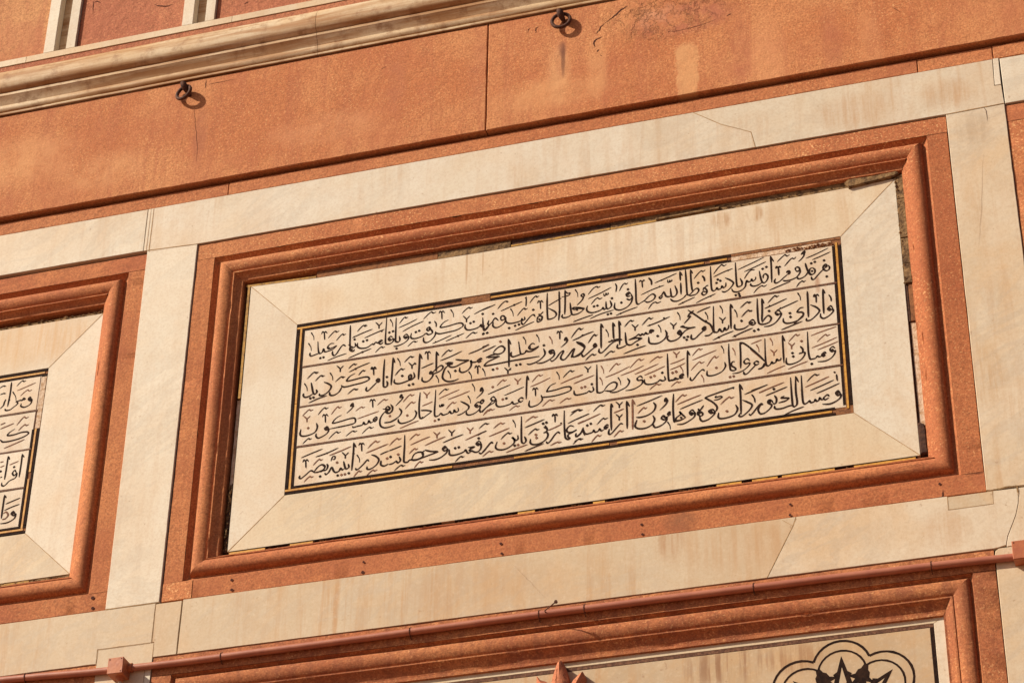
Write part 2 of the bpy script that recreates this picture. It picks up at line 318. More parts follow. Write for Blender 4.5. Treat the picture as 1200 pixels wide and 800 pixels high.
R_ = [(c2[3][0]+.0015, B0), (1.424, B0), (1.440, 5.4655)]+[(x-.0007, z) for x, z in kk[:0:-1]]+[(kk[1][0]-.0007, 5.6715), (pb[0], 5.6725),
      (pb[0], pb[1]), (pa[0], pb[1]-.0005), (pa[0], B1), (c2[0][0]+.0015, B1), (c2[1][0]+.0018, c2[1][1]), (c2[2][0]+.0018, c2[2][1])]
slab('marble_band_stone', R_, 0, .07, M_TAN, wall, .0012, .0005, seed=34)
slab('marble_patch', rect(pa[0]+.0010, pb[0]-.0010, pb[1]+.0010, 5.6722), .0003, .07, M_BANDLOW, wall, .0008, .0003, seed=35)
slab('marble_band_stone', [(x+.0007, z) for x, z in kk[1:]]+[(kk[-1][0]+.001, B0+.001), (4.5, B0+.001), (4.5, 5.6720), (kk[1][0]+.0007, 5.6720)], .0006, .07, M_TAN, wall, .0012, .0008, seed=36)
# piers between the lower panels
slab('marble_pier', rect(-1.6905, -1.5020, 3.0, 5.4340), .0008, .07, M_TAN, wall, seed=37)
slab('marble_sliver', rect(-1.5008, -1.4785, 3.0, 5.4340), 0, .07, M_PALE, wall, .001, seed=38)
slab('marble_pier', [(1.4170, 3.0), (1.4255, 5.440), (1.4285, 5.455), (1.4400, 5.4625), (1.484, 5.4625), (1.486, 5.4450), (1.6300, 5.4450), (1.6300, 3.0)], .0005, .07, M_TAN, wall, seed=39, chip=.008)
for i, (a, b) in enumerate(((-6.1, -4.58), (4.34, 5.5))): slab('sandstone_slab', rect(a, b, 3.0, 7.45), .002, .07, M_SLAB, wall, seed=50+i)
for i in range(6): slab('plinth_stone', rect(-6.2+i*1.966, -6.2+(i+1)*1.966-.003, 0, 1.48), -.06, .07, M_SLAB, wall, .006, seed=60+i); slab('plinth_stone', rect(-7.1*0-6.2+i*1.966, -6.2+(i+1)*1.966-.003, 1.484, 2.997), -.02, .07, M_SLAB, wall, .006, seed=70+i)
# cracks and scars of the sandstone slabs
def crack(pts, w, y=-.0168, label=None, mat=None, parent=None, k=8):
    V, F = [], []
    sp = spline(pts, k); ribbon(V, F, [Vector((p.x+.0030*n1(p.x*110, p.y*110, 3), p.y+.0030*n1(p.x*110, p.y*110, 8))) for p in sp], lambda t, d: .72*w*(.15+.85*math.sin(math.pi*min(max(t, .02), .98)))*(.7+.6*abs(n1(t*6, w*900, 2))), y)
    o = mesh_obj('crack', V, F, mat or M_CRACK, parent or wall); return o
for pts, w in (([(0.2582, 8.0222), (0.2307, 8.0070), (0.2066, 7.9822), (0.1860, 7.9697)], .010), ([(0.1689, 7.9521), (0.1517, 7.9388), (0.1448, 7.9231), (0.1277, 7.9098)], .008),
    ([(0.1582, 7.8895), (0.1309, 7.8787), (0.1224, 7.8635), (0.1291, 7.8447)], .011), ([(0.1425, 7.8286), (0.1357, 7.8174)], .008), ([(0.1475, 7.8018), (0.1542, 7.7916)], .004),
    ([(-0.0993, 8.0034), (-0.1096, 7.9927), (-0.1112, 7.9712)], .006), ([(-0.1305, 8.0021), (-0.1409, 7.9958), (-0.1442, 7.9791)], .004), ([(0.6644, 7.8842), (0.6476, 7.8754)], .006),
    ([(-1.5030, 8.0575), (-1.5024, 8.0304), (-1.5023, 8.0080)], .005), ([(-1.4910, 8.0278), (-1.4465, 8.0288), (-1.3724, 8.0297)], .003),
    ([(-1.5460, 7.9377), (-1.5328, 7.8553), (-1.5111, 7.7196), (-1.5067, 7.6326)], .0022), ([(0.2066, 7.9822), (0.1552, 7.9467)], .003), ([(-0.7483, 7.9368), (-0.7237, 7.9443)], .003),
    ([(0.4072, 7.8517), (0.4740, 7.8486), (0.5575, 7.8585), (0.6077, 7.8722)], .0028), ([(1.2682, 7.7711), (1.2976, 7.7388)], .003)):
    crack(pts, w)
crack([(1.5573, 7.2421), (1.5637, 7.2132), (1.5631, 7.1743)], .0032, -.0006)
crack([(1.4343, 5.6765), (1.4645, 5.6772), (1.4894, 5.6806), (1.5112, 5.6803)], .0075, -.0010, mat=M_MORT); crack([(1.5143, 5.6846), (1.5193, 5.6663), (1.5181, 5.6411)], .0085, -.0012, mat=M_MORT)
crack([(1.5351, 7.0339), (1.5088, 6.8132), (1.4836, 6.6346)], .0012, -.0006, mat=M_RUST)
crack([(-0.1777, 5.6424), (-0.1229, 5.5758), (-0.0567, 5.4922)], .0010, -.0006, mat=M_RUST)
pointing(cr, .0030, -.0004, wall); pointing(c2, .0030, -.0004, wall); pointing([(0.7505, 5.6700), (0.7656, 5.6580), (0.7847, 5.6422)], .0020, -.0004, wall)
for P, w in (([(-1.6890, 7.249), (-1.6890, 7.451)], .002), ([(-1.6768, 7.2400), (-1.6768, 7.451)], .0035), ([(-1.6840, 7.2470), (-1.4720, 7.2368)], .0035), ([(1.4215, 7.2362), (1.6295, 7.2415)], .0035),
    ([(-1.6815, 5.6768), (-1.4740, 5.6768)], .0035), ([(-1.4864, 5.522), (-1.4864, 5.674)], .0014), ([(-1.6905, 5.5201), (-1.4785, 5.5201), (-1.4782, 5.46)], .0014), ([(-1.6910, 5.46), (-1.6910, 5.5198)], .0014),
    ([(pa[0], B1-.002), (pa[0], pb[1]), (pb[0], pb[1]), (pb[0], 5.672)], .0022)): pointing(P, w, -.0008, wall)
# loose mortar crumbs
def crumbs(parent, name, x0, x1, z0, z1, y0, y1, n, size, mat, seed, taper=None):
    rnd = random.Random(seed); V, F = [], []
    for k in range(n):
        cx = rnd.uniform(x0, x1); cz = rnd.uniform(z0, z1); cy = rnd.uniform(y0, y1); r = size*rnd.uniform(.35, 1); b = len(V)
        sx, sz = (rnd.uniform(1, 2.2), 1) if (x1-x0) > (z1-z0) else (1, rnd.uniform(1, 2.2))
        for q in ((1, 0, 0), (-1, 0, 0), (0, 1, 0), (0, -1, 0), (0, 0, 1), (0, 0, -1)):
            V.append((cx+q[0]*r*sx*rnd.uniform(.6, 1.1), cy+q[1]*r*rnd.uniform(.6, 1.1), cz+q[2]*r*sz*rnd.uniform(.6, 1.1)))
        for a, c, d in ((0, 2, 4), (2, 1, 4), (1, 3, 4), (3, 0, 4), (2, 0, 5), (1, 2, 5), (3, 1, 5), (0, 3, 5)): F.append([b+a, b+c, b+d])
    return tag(mesh_obj(name, V, F, mat, parent), kind='stuff')
# ---------------------------------------------------------------- moulded frames
PROF = [(0, .068), (.0004, .0075), (.002, .006), (.073, .006), None, (.0735, .0075), (.0755, .0140), (.0880, .0255), (.0945, .0262), (.0962, .0205), (.099, .0110), (.1035, .0052), (.110, .0010), (.118, -.0015),
        (.127, -.0015), (.136, .0010), (.144, .0050), (.150, .0095), (.1535, .0130), (.1550, .0125), (.1565, .0085), (.1605, .0085), (.1615, .0130), (.165, .0190), (.171, .0250), (.178, .0295), (.1840, .0312), (.1853, .0270), (.1900, .0280), (.1925, .0340), (.193, .070)]
PROFLOW = [(0, .068), (.0004, .0045), (.002, .0035), (.073, .0035), None, (.0735, .0050), (.0750, .0120), (.0840, .0215), (.0862, .0215), (.0870, .0160), (.0890, .0095), (.0930, .0045), (.0990, .0015), (.108, -.0005), (.117, -.0005),
        (.126, .0018), (.133, .0050), (.1385, .0090), (.1415, .0125), (.1425, .0122), (.1440, .0090), (.1485, .0090), (.1505, .0120), (.156, .018), (.164, .025), (.174, .0300), (.1845, .0320), (.1860, .0270), (.1970, .0275), (.1985, .034), (.199, .070)]
def member(side, U0, U1, V0, V1, mat, parent, seed, corner=(.073, .073), nseg=170, prof=PROF):
    """one stone moulding of a frame: flat outer face, hollow, torus, sunk ogee, mitred inside"""
    V, F = [], []; rows = []; flat = True
    for p in prof:
        if p is None: flat = False; rows.append(None); continue
        t, d = p; row = []
        if side == 'R' and .15 < t < .192: d = .0095+(t-.15)*.52
        tr = lambda t, k: t if t < .15 else .15+(t-.15)*k
        m0 = m1 = (0 if side in 'TB' else corner[0]+.0015 if prof is PROFLOW else .0745) if flat else t
        if not flat and side in 'TB': m1 = tr(t, .62)
        if not flat and side in 'LR': m0 = tr(t, .5)
        if side == 'B' and flat and prof is PROF: m0, m1 = corner
        a0, a1 = (U0+m0, U1-m1) if side in 'TB' else (V0+m0, V1-m1)
        for k in range(nseg+1):
            s = a0+(a1-a0)*k/nseg
            w = .0016*n1(s*3.1, t*9, seed)+(.0011*n1(s*23, t*50, seed+3) if .001 < t < .19 else 0)
            w2 = .0010*n1(s*2.3, t*2, seed+7)
            if side == 'T': v = (s, d+w, V1-t+w2)
            elif side == 'B': v = (s, d+w, V0+tr(t, .5)+w2)
            elif side == 'L': v = (U0+t+w2, d+w, s)
            else: v = (U1-tr(t, .62)+w2, d+w, s)
            if not flat and any(abs(t-e) < .0012 for e in (.1565, .1605, .1853, .1900, .1485, .0735)):
                q = max(0, n1(s*13, t*80, seed+11)-.34)*.016; v = (v[0], v[1]+q, v[2])
            row.append(len(V)); V.append(v)
        rows.append(row)
    for r0, r1 in zip(rows, rows[1:]):
        if r0 is None or r1 is None: continue
        for k in range(nseg): F.append([r0[k], r0[k+1], r1[k+1], r1[k]])
    return mesh_obj('moulding', V, F, mat, parent, smooth=32)
def frame(parent, U0, U1, V0, V1, mats, seed, corner=(.073, .073), prof=PROF):
    for i, sd_ in enumerate('TBLR'): 
        o = member(sd_, U0, U1, V0, V1, mats[i], parent, seed+i*5, corner, prof=prof)
CENTER = dict(U0=-1.4690, U1=1.4190, V0=5.6785, V1=7.2345)
def surround(parent, a, b, c, d, A, B, Cc, Dd, mats, seed, yf=.038, sag=None):
    """four mitred marble slabs round a plaque; a,b,c,d outer, A,B,Cc,Dd inner (left, right, bottom, top)"""
    g = .0004
    top = [(a+g, d), (b-g, d)] if not sag else [(a+g, d)]+[(x, z) for x, z in sag]+[(b-g, d)]
    for i, P in enumerate((top+[(B-g, Dd), (A+g, Dd)], [(a+g, c), (b-g, c), (B-g, Cc), (A+g, Cc)], [(a, c+g), (a, d-g), (A, Dd-g), (A, Cc+g)], [(b, c+g), (b, d-g), (B, Dd-g), (B, Cc+g)])):
        slab('marble_surround', P, yf+.0003*(i % 2), .07, mats[i], parent, .0006, .0004, seed=seed+i)
    for P, Q_ in (((a, d), (A, Dd)), ((b, d), (B, Dd)), ((b, c), (B, Cc)), ((a, c), (A, Cc))): pointing([P, Q_], .0030, yf-.0003, parent)
SAG = [(-.98, 7.0060), (-.34, 6.9970), (.10, 6.9995), (.44, 7.0045), (1.0, 7.0110)]
def ztop(u):
    P = [(-1.3, 7.0180)]+SAG+[(1.3, 7.0180)]
    for (a, b), (c, d) in zip(P, P[1:]):
        if a <= u <= c: return b+(d-b)*(u-a)/(c-a)
def topbed(parent, a, b, off, h, mat, y, name, seed, jit=.0015):
    n = max(2, int((b-a)/.1)); us = [a+(b-a)*i/n for i in range(n+1)]
    return slab(name, [(u, ztop(u)+off) for u in us]+[(u, ztop(u)+off+h) for u in us[::-1]], y, .07, mat, parent, .0005, jit, .015, seed)
def bar(name, x0, x1, z0, z1, yf, yb, mat, parent, jit=.0006, seed=0, ch=.0006, step=.03): return slab(name, rect(x0, x1, z0, z1), yf, yb, mat, parent, ch, jit, step, seed)
TEXT = '''1/1/h1756,667 1837,693 1921,726;h1801,646 1866,666 1934,690;d1885,625;d1896,484;d1793,617;d1819,625;s1724,705 1733,718 1742,729 1751,732 1750,715 1739,712 1732,722;s1750,726 1744,694 1725,668 1703,650;s1912,579 1920,559 1914,540 1897,533 1878,547 1875,572 1887,589 1899,584 1900,567 1884,557;b1888,573;s1890,559 1864,539 1832,506 1808,479 1792,479 1787,504;s1800,579 1816,557 1811,529 1789,522 1775,543 1781,571 1800,579;B1795,550;s1751,628 1757,591 1767,551 1780,524 1797,518;s1767,551 1749,522 1720,504 1694,503 1689,519;s1678,578 1680,600 1696,604 1709,586 1696,567 1679,576;s1709,589 1710,556 1684,520 1644,504 1604,502 1584,510;s1612,569 1622,584 1636,579 1634,559 1619,559;b1626,573;s1625,559 1590,531 1558,504 1532,497 1525,516 1534,536;h1551,676 1577,702 1598,720 1613,728 1622,714 1645,723;h1601,629 1627,659 1648,681 1662,688 1672,680 1689,695;s1538,619 1545,638 1557,623 1564,634 1576,626;s1558,626 1558,559;h1677,433 1696,461 1712,474 1722,480 1730,469 1747,479;h1485,444 1557,467 1640,492
1/2/s1506,737 1508,654 1505,507;h1506,737 1517,708 1527,684;d1445,637;d1473,648;h1267,664 1364,699 1458,735;h1311,637 1393,665 1472,695;h1372,440 1398,472 1420,487 1435,494 1447,484 1471,494;s1445,555 1448,580 1464,590 1480,567 1474,538 1456,517 1438,523 1427,566 1420,625;s1438,523 1411,506 1377,500 1355,512 1356,529;s1393,578 1389,557 1370,546 1362,565 1357,548 1336,545 1327,559 1320,535 1313,506 1288,483 1253,473 1225,485 1217,510;h1310,577 1333,614 1352,636 1368,643 1389,640
1/3/s1280,587 1293,551 1288,524 1267,517 1255,531 1252,607 1251,731;d1244,447;d1267,455;d1272,436;s1172,611 1205,588 1230,559 1222,535 1196,506 1166,490 1143,500;s1177,570 1174,540 1157,529 1146,546 1141,528 1119,520 1110,538 1101,521 1080,517 1071,545 1069,642 1070,732;d1119,607;d1109,579;d1137,593;s1008,531 1017,554 1036,531 1034,504 1013,492 1000,508 1011,523 1034,514;s1018,552 1034,566 1049,572;h1090,661 1116,697 1135,718 1153,732 1165,717 1188,727;h1089,635 1158,662 1230,682;b1196,672;s1006,662 1020,640 1023,610;h955,434 1015,459 1099,488;b1062,473;h825,442 878,462 948,487;b860,455
1/4/s923,732 925,618 932,538;s901,509 924,527 951,555 971,558 978,537 958,511 923,505 900,511;d976,606;s886,738 890,624 893,531 902,511;s893,527 864,495 823,477 789,483 770,506;h923,732 938,694;h946,647 975,683 1001,706 1013,697 1032,709;s845,731 847,648;s849,632 849,528;h845,731 862,690;s806,614 820,559 812,531 793,519 778,530 772,598;s775,528 754,527 737,538 724,580;s724,580 706,548 690,536 699,521 715,542;h754,677 755,654 767,654 771,670 769,654 783,660 785,673;h658,665 740,691 822,720;b708,680
1/5/h555,580 644,612 729,633;b695,628;s614,719 633,689 635,651;h544,694 554,708 567,690 576,707 586,698;h565,693 568,641;s515,730 518,613 519,538 528,505 548,507;s542,507 580,527 612,558 642,572 660,549 642,519 604,507 580,523;s480,605 464,621 447,608 456,586 478,587;B462,605;s482,605 491,566 479,523 447,492 403,478 371,488 358,509 362,549;s489,570 472,553 448,567;d460,647;d410,540;h395,644 418,689 437,705 446,695 461,705;h367,717 376,685 370,641;h607,447 635,487 661,498 673,487 703,496;h368,436 440,459 529,481;b402,447
1/6/s326,575 337,535 327,513 309,505 298,520 296,573;s299,516 284,504 272,524 265,510 238,498 194,493 162,507 152,532 159,561;d341,591;d207,545;d232,547;d309,457;d332,460;h279,647 284,624 295,629 297,646 300,631 312,633 314,648;h163,620 252,652 338,689;h163,658 201,704 227,717 236,706 256,714;h185,568 214,603 233,615 249,603 268,610;h175,443 251,469 352,488;h73,447 137,461 200,475
1/7/s137,537 92,550 60,546 48,563 86,558 137,543;B124,538;B80,539;s131,533 92,506 48,503 36,532 28,612;s41,508 16,491 -19,488 -33,503 -26,521;s-10,732 -9,623 -12,515;h-12,729 9,698 27,699 16,678 -36,673;s118,644 112,664 128,671 134,652 118,644;s131,653 118,618 80,580;a66,723 75,703 84,683 86,650;s-55,730 -52,631 -51,548 -58,471;B-51,548;b-53,710;s-144,731 -145,633 -141,520 -133,496 -93,503 -75,526 -87,555 -135,594;h-135,616 -87,641 -36,665;h-219,651 -208,672 -197,658 -188,670 -175,650;h-197,660 -195,635 -194,597;s-221,501 -212,533 -184,532 -186,498 -211,488 -222,501;B-201,508;s-209,555 -196,549 -173,571;h51,439 92,450 137,461
1/8/s-234,537 -247,558 -270,547 -305,505 -323,486 -336,500 -336,515;d-249,601;h-277,666 -258,693 -242,712 -230,720 -223,708 -205,716;b-225,714;h-304,730 -303,678 -306,641;b-307,717;h-370,570 -349,599 -331,619 -318,628 -310,615 -290,624;b-313,622;s-315,552 -313,529 -331,525 -334,541 -344,521 -402,512 -440,519 -457,541 -454,574;s-324,528 -331,521 -337,526;d-385,486;d-356,492;d-430,474;h-384,445 -317,470 -240,497;h-497,635 -417,663 -333,691;B-394,671;h-521,658 -489,698 -463,716 -437,709;b-449,709;a-422,644 -413,625 -404,605 -400,572
1/9/s-496,559 -492,589 -474,589 -462,568 -480,553 -498,562;s-462,572 -461,538 -492,506 -531,496 -554,517 -551,551;s-512,555 -539,582 -559,552 -596,514 -615,495 -625,519 -616,533;d-554,622;h-638,669 -586,686 -538,703;d-595,463;d-624,461;s-584,572 -593,543 -586,527 -602,496 -618,488 -627,512 -633,604;s-628,520 -642,526 -645,546 -661,526 -700,514 -745,515 -766,538 -766,568;d-634,636;d-627,458;d-597,462;d-701,580;d-726,572;h-700,646 -638,673 -573,695;h-795,668 -773,692 -754,708 -741,715 -732,704 -711,711;b-735,709;h-785,647 -768,627 -758,615 -746,623 -732,639;h-758,619 -757,600 -758,585;a-882,723 -872,703 -862,683 -858,649;h-760,443 -736,465 -716,481 -702,487 -692,476 -670,482;b-695,481
1/10/s-896,633 -932,617 -956,588 -950,575 -898,577 -832,588 -793,584 -784,556 -831,531 -896,524 -961,521 -991,534 -994,519;s-992,549 -997,512 -1026,476 -1058,462 -1081,475 -1085,513;h-1015,444 -947,465 -869,493;b-989,454;h-913,446 -842,469 -771,492;B-819,476;h-973,701 -963,723 -951,708 -942,720 -928,700;h-951,710 -949,685 -947,647;h-1005,642 -991,617 -990,586;s-1029,578 -1043,596 -1061,584 -1052,564 -1029,571 -1018,539 -1047,529 -1067,544 -1093,526 -1139,514 -1172,518 -1184,535 -1180,568;B-1041,579;d-1041,635;d-1120,577;d-1146,570;h-1092,674 -1066,701 -1045,720 -1029,728 -1019,715 -994,722;b-1022,721;h-1251,593 -1176,628 -1088,658
1/11/s-1203,546 -1220,564 -1238,549 -1222,527 -1202,542 -1206,513 -1243,485 -1295,472 -1315,476;B-1219,541;h-1282,633 -1210,657 -1139,686;h-1277,670 -1260,695 -1246,713 -1235,720 -1228,709 -1211,717;b-1230,715;h-1206,452 -1185,472 -1168,486 -1156,491 -1147,482 -1128,487;b-1150,486;s-1274,559 -1268,524 -1280,507 -1297,514 -1302,530 -1305,728;d-1291,451;a-1352,723 -1342,702 -1332,682 -1328,649;s-1326,557 -1343,568 -1358,548 -1344,530 -1322,545 -1318,525 -1337,506 -1370,505 -1381,537 -1380,742;B-1348,546;d-1325,610;d-1353,604;h-1456,445 -1436,466 -1420,481 -1408,488 -1400,478 -1381,484;b-1402,482;h-1466,716 -1448,696 -1438,683 -1426,692 -1412,708;h-1438,688 -1437,669 -1437,653;s-1401,540 -1418,547 -1434,531 -1416,513 -1397,528;s-1430,519 -1457,536 -1470,519 -1484,525 -1522,502 -1569,503 -1598,523 -1599,557;B-1419,536;d-1526,567;d-1555,562;h-1547,590 -1475,615 -1392,641;B-1415,628;h-1645,609 -1569,636 -1487,659;b-1628,616;h-1607,658 -1587,682 -1570,699 -1557,706 -1549,695 -1529,702;b-1551,701;b-1542,703;h-1665,433 -1580,461 -1488,487;B-1557,467
1/12/s-1619,561 -1614,534 -1630,521 -1654,533 -1656,503 -1628,487 -1622,505;B-1642,505;s-1664,726 -1661,626 -1658,549 -1649,502;B-1662,550;d-1624,592;h-1769,607 -1749,633 -1733,651 -1721,658 -1713,647 -1694,655;b-1716,653;s-1691,544 -1712,559 -1731,540 -1762,488 -1781,477 -1793,498 -1792,520;h-1829,440 -1760,462 -1681,478;h-1835,642 -1813,669 -1795,688 -1781,696 -1772,684 -1750,692;b-1774,690
1/13/s-1784,586 -1811,588 -1834,566 -1826,545 -1799,548 -1766,561 -1792,535 -1825,526 -1855,524 -1866,553 -1875,524 -1895,516 -1907,548 -1915,626;s-1895,520 -1931,511 -1961,505 -1972,518 -1970,537;B-1826,553;d-1887,473;d-1862,476;h-1891,687 -1881,709 -1868,694 -1860,706 -1845,686;h-1868,696 -1866,671 -1862,632;a-1974,718 -1963,698 -1952,677 -1948,644;a-1990,625 -1979,605 -1968,585 -1963,551
2/1/s1922,209 1907,232 1887,212 1899,195 1920,202 1922,180 1890,150 1854,136 1834,153 1835,182;B1900,209;s1862,383 1859,286 1857,174;h1863,383 1869,360 1875,344;h1901,329 1914,297 1914,268;s1768,266 1805,241 1827,212 1821,191 1789,158 1758,138 1734,141 1735,161;h1790,328 1801,348 1811,335 1820,346 1831,327;h1811,336 1811,313 1809,277;B1799,335;s1752,386 1751,284 1748,165;a1684,385 1691,366 1699,347 1700,316;s1719,255 1692,252 1672,223 1702,217 1714,204 1706,177 1668,151 1626,141 1590,144 1572,162 1572,191;s1712,190 1681,160 1643,127;d1621,223;d1623,191;h1551,94 1624,116 1707,141
2/2/s1557,241 1541,262 1519,248 1533,223 1557,237 1554,212 1518,165 1475,144 1432,144;B1532,234;h1529,266 1609,293 1683,319;b1557,278;h1442,295 1519,320 1606,352;b1481,312;h1468,337 1492,364 1511,383 1524,391 1532,379 1553,387;b1530,385;h1493,417 1530,414 1560,411;s1428,385 1427,294 1419,190;s1419,179 1441,211 1467,232 1487,207 1473,177 1439,165 1409,170 1395,195 1393,300 1395,391;d1475,269;h1429,383 1441,339;s1368,207 1350,217 1331,196 1349,174 1370,181 1368,203;B1349,194;s1331,181 1299,158 1262,152 1232,159 1224,179 1228,204;d1276,222;d1392,127;d1363,121;h1269,331 1293,353 1311,368 1325,374 1333,364 1354,370;b1330,369;b1341,369;h1276,253 1298,279 1316,296 1329,304 1337,292 1357,300;b1334,298;b1347,294;a1229,327 1237,308 1244,289 1246,257;h1203,96 1280,125 1354,148;B1224,103
2/3/s1202,380 1200,278 1199,169;h1205,379 1218,340;h1117,282 1132,264 1141,252 1152,260 1166,275;h1141,256 1140,238 1139,224;a1126,380 1134,361 1142,342 1143,310;h1065,96 1140,126 1217,148;B1109,113;s1184,205 1179,176 1162,165 1154,188 1144,161 1129,160 1117,184 1104,161 1086,161 1075,185 1079,385;s1067,164 1042,144 1008,143;s895,385 949,332 1009,270 1051,233 1071,178 1067,161;B1022,267;B916,356;s938,372 910,358 890,325;a1018,345 1026,326 1034,307 1036,276;s893,324 912,328 864,274;h956,349 1006,369 1059,383;s1023,212 1008,222 995,207 1007,190 1025,205;B1010,207;s1010,197 975,167 938,134 913,138 914,174;a818,381 826,362 834,343 836,311
2/4/s946,230 897,232 836,254;s946,230 897,225 866,209 840,184 816,203 829,223 841,202 840,177 809,150 765,143 741,166 748,194;s836,247 848,255 867,251;B825,205;d861,157;d888,159;d879,135;h763,301 778,282 787,270 798,278 812,293;h787,274 786,256 786,241;s727,245 737,210 723,173 679,144 635,145 608,161 606,209;d671,204;a676,299 685,280 693,261 695,229;h595,302 670,321 764,355;b720,349;b613,306;h557,315 581,343 600,363 613,371 621,359 643,367;b619,364
2/5/s634,244 641,257 619,265 616,247 628,238;B628,252;s619,243 594,236 584,249 572,233 556,243 547,230 531,244 512,229 475,214 457,210;s457,210 512,215 559,206;B537,203;s556,203 512,186 480,166 452,171 440,199 435,280;s443,169 415,156 383,152 374,167 381,188;d523,156;h483,338 498,319 507,307 519,315 533,330;h507,311 507,293 506,278;h429,325 449,350 465,367 477,374 484,364 502,371;b482,369;h420,97 505,122 586,140
2/6/s389,388 393,302 393,178;h392,384 404,345;s345,381 347,304 350,237;h348,377 360,342;s412,222 369,230 325,220 309,219;s409,219 369,219 331,200 293,163 261,136 241,147 243,176;B337,225;s257,387 257,276 257,174;h259,386 274,346;a292,331 300,312 309,293 311,261;h277,97 300,117 318,131 332,137 340,127 361,133;b338,132;s224,216 209,222 202,205 215,192 229,208;B217,209;s221,198 186,175 148,142 123,128 114,155;h161,235 181,268 197,291 209,302 216,288 234,299;b214,295;h139,89 162,113 181,129 194,136 203,125 224,132;b200,130;h73,284 130,310 203,330;b119,310
2/7/s73,265 117,239 136,206 117,173 86,150 54,137 45,153;h35,302 61,340 82,366 97,377 106,361 130,373;b104,369;h45,278 92,295 136,316;b121,312;s76,257 111,229 136,203;s136,195 104,150 60,137 45,146 51,167;s48,145 38,140 59,202 46,200 16,158 -12,128 -34,131 -41,154 -22,194 -28,203 -50,185 -79,146 -107,129 -116,142;s-88,199 -98,223 -126,221 -117,197 -91,200 -94,171 -135,142 -180,128 -221,131;B-112,214;s7,307 -6,313 -11,292 7,296 0,271 -41,235;B0,297;h-72,358 -62,379 -51,365 -42,377 -29,358;h-51,367 -49,343 -49,306;a+-127,347 -118,327 -108,308 -106,276
2/8/d-167,276;s-169,249 -158,204 -180,171 -218,145 -269,132 -294,139;a-224,381 -215,362 -206,343 -203,310;s-235,299 -255,309 -278,285 -273,265 -244,260 -206,275 -232,254 -263,242 -289,246 -299,255 -308,238 -330,231 -343,245 -357,343;B-273,280;s-334,234 -359,226 -401,220 -414,243 -408,264;a-324,380 -315,361 -305,341 -303,309;s-435,381 -429,275 -427,135;h-432,378 -415,328;d-371,143;d-342,145;h-460,137 -444,118 -434,106 -423,114 -409,129;h-434,110 -434,92 -434,78;b-418,115;s-549,282 -521,314 -486,328 -461,303 -475,272 -513,262 -549,278;d+-495,368;s-523,266 -565,262 -603,247;s-497,241 -545,244 -590,246;s-497,241 -539,228 -590,208 -612,182 -589,177 -499,181 -403,186 -307,187 -199,188;b-578,250;d-546,135;d+-516,140;h-631,345 -605,351 -580,360;h-630,304 -579,320 -528,341;h-737,304 -663,324 -580,358
2/9/s-632,237 -642,250 -664,236 -654,219 -632,226;B-648,237;s-661,228 -687,225 -709,229 -716,245 -712,200 -737,164 -775,152 -798,167 -797,200;h-685,169 -675,191 -663,177 -654,188 -641,169;h-663,178 -661,154 -660,117;a-626,160 -617,141 -608,121 -604,89;a-729,152 -720,133 -710,114 -707,82;h-951,283 -870,306 -783,339;h-942,315 -919,340 -900,358 -886,365 -877,354 -855,361;b-880,359;s-729,251 -771,255 -833,273;s-729,247 -784,231 -835,211 -874,218 -894,255 -849,250;B-862,241;s-911,254 -868,239 -887,231 -912,206 -927,157 -923,123 -890,95 -844,91 -803,102;d-831,175;a-889,188 -879,168 -869,149 -866,117
2/10/s-981,371 -979,284 -977,195;h-979,367 -962,330;s-1015,180 -978,218 -943,241 -926,223 -945,197 -983,182 -1009,179;s-1003,193 -1020,203 -1025,185 -1003,181 -1005,156 -1030,127 -1059,120 -1082,136 -1083,166;B-1016,187;a-979,163 -969,144 -959,124 -955,92;h-1093,242 -1044,259 -999,273;h-1070,360 -1060,382 -1048,368 -1039,380 -1026,360;h-1048,369 -1046,345 -1044,307;s-1109,375 -1109,270 -1112,149;h-1106,371 -1089,323;h-1226,317 -1206,340 -1189,356 -1177,362 -1169,352 -1149,358;b-1171,357;h-1193,312 -1176,292 -1166,280 -1154,288 -1141,304;h-1166,284 -1165,266 -1165,251;b-1140,291;a-1280,365 -1270,345 -1260,326 -1256,293;s-1150,219 -1142,180 -1161,161 -1181,161 -1185,195 -1169,200 -1170,166 -1210,148 -1262,140 -1295,155 -1296,185;h-1294,214 -1274,241 -1258,259 -1245,267 -1237,256 -1218,264;b-1240,261;d-1237,203;d-1181,113;d-1151,117
2/11/s-1314,378 -1316,270 -1320,137;h-1312,374 -1299,327;s-1380,375 -1382,267 -1380,155 -1373,132 -1353,132 -1348,157 -1355,180;d-1355,214;s-1405,200 -1426,211 -1435,198 -1421,181 -1403,192;B-1418,197;s-1428,186 -1465,148 -1497,120 -1512,130 -1508,155;h-1485,300 -1476,321 -1463,307 -1454,319 -1440,299;h-1463,309 -1461,284 -1458,247;b-1472,305;b-1450,305;h-1577,268 -1563,287 -1551,300 -1542,305 -1536,297 -1522,303;b-1538,301
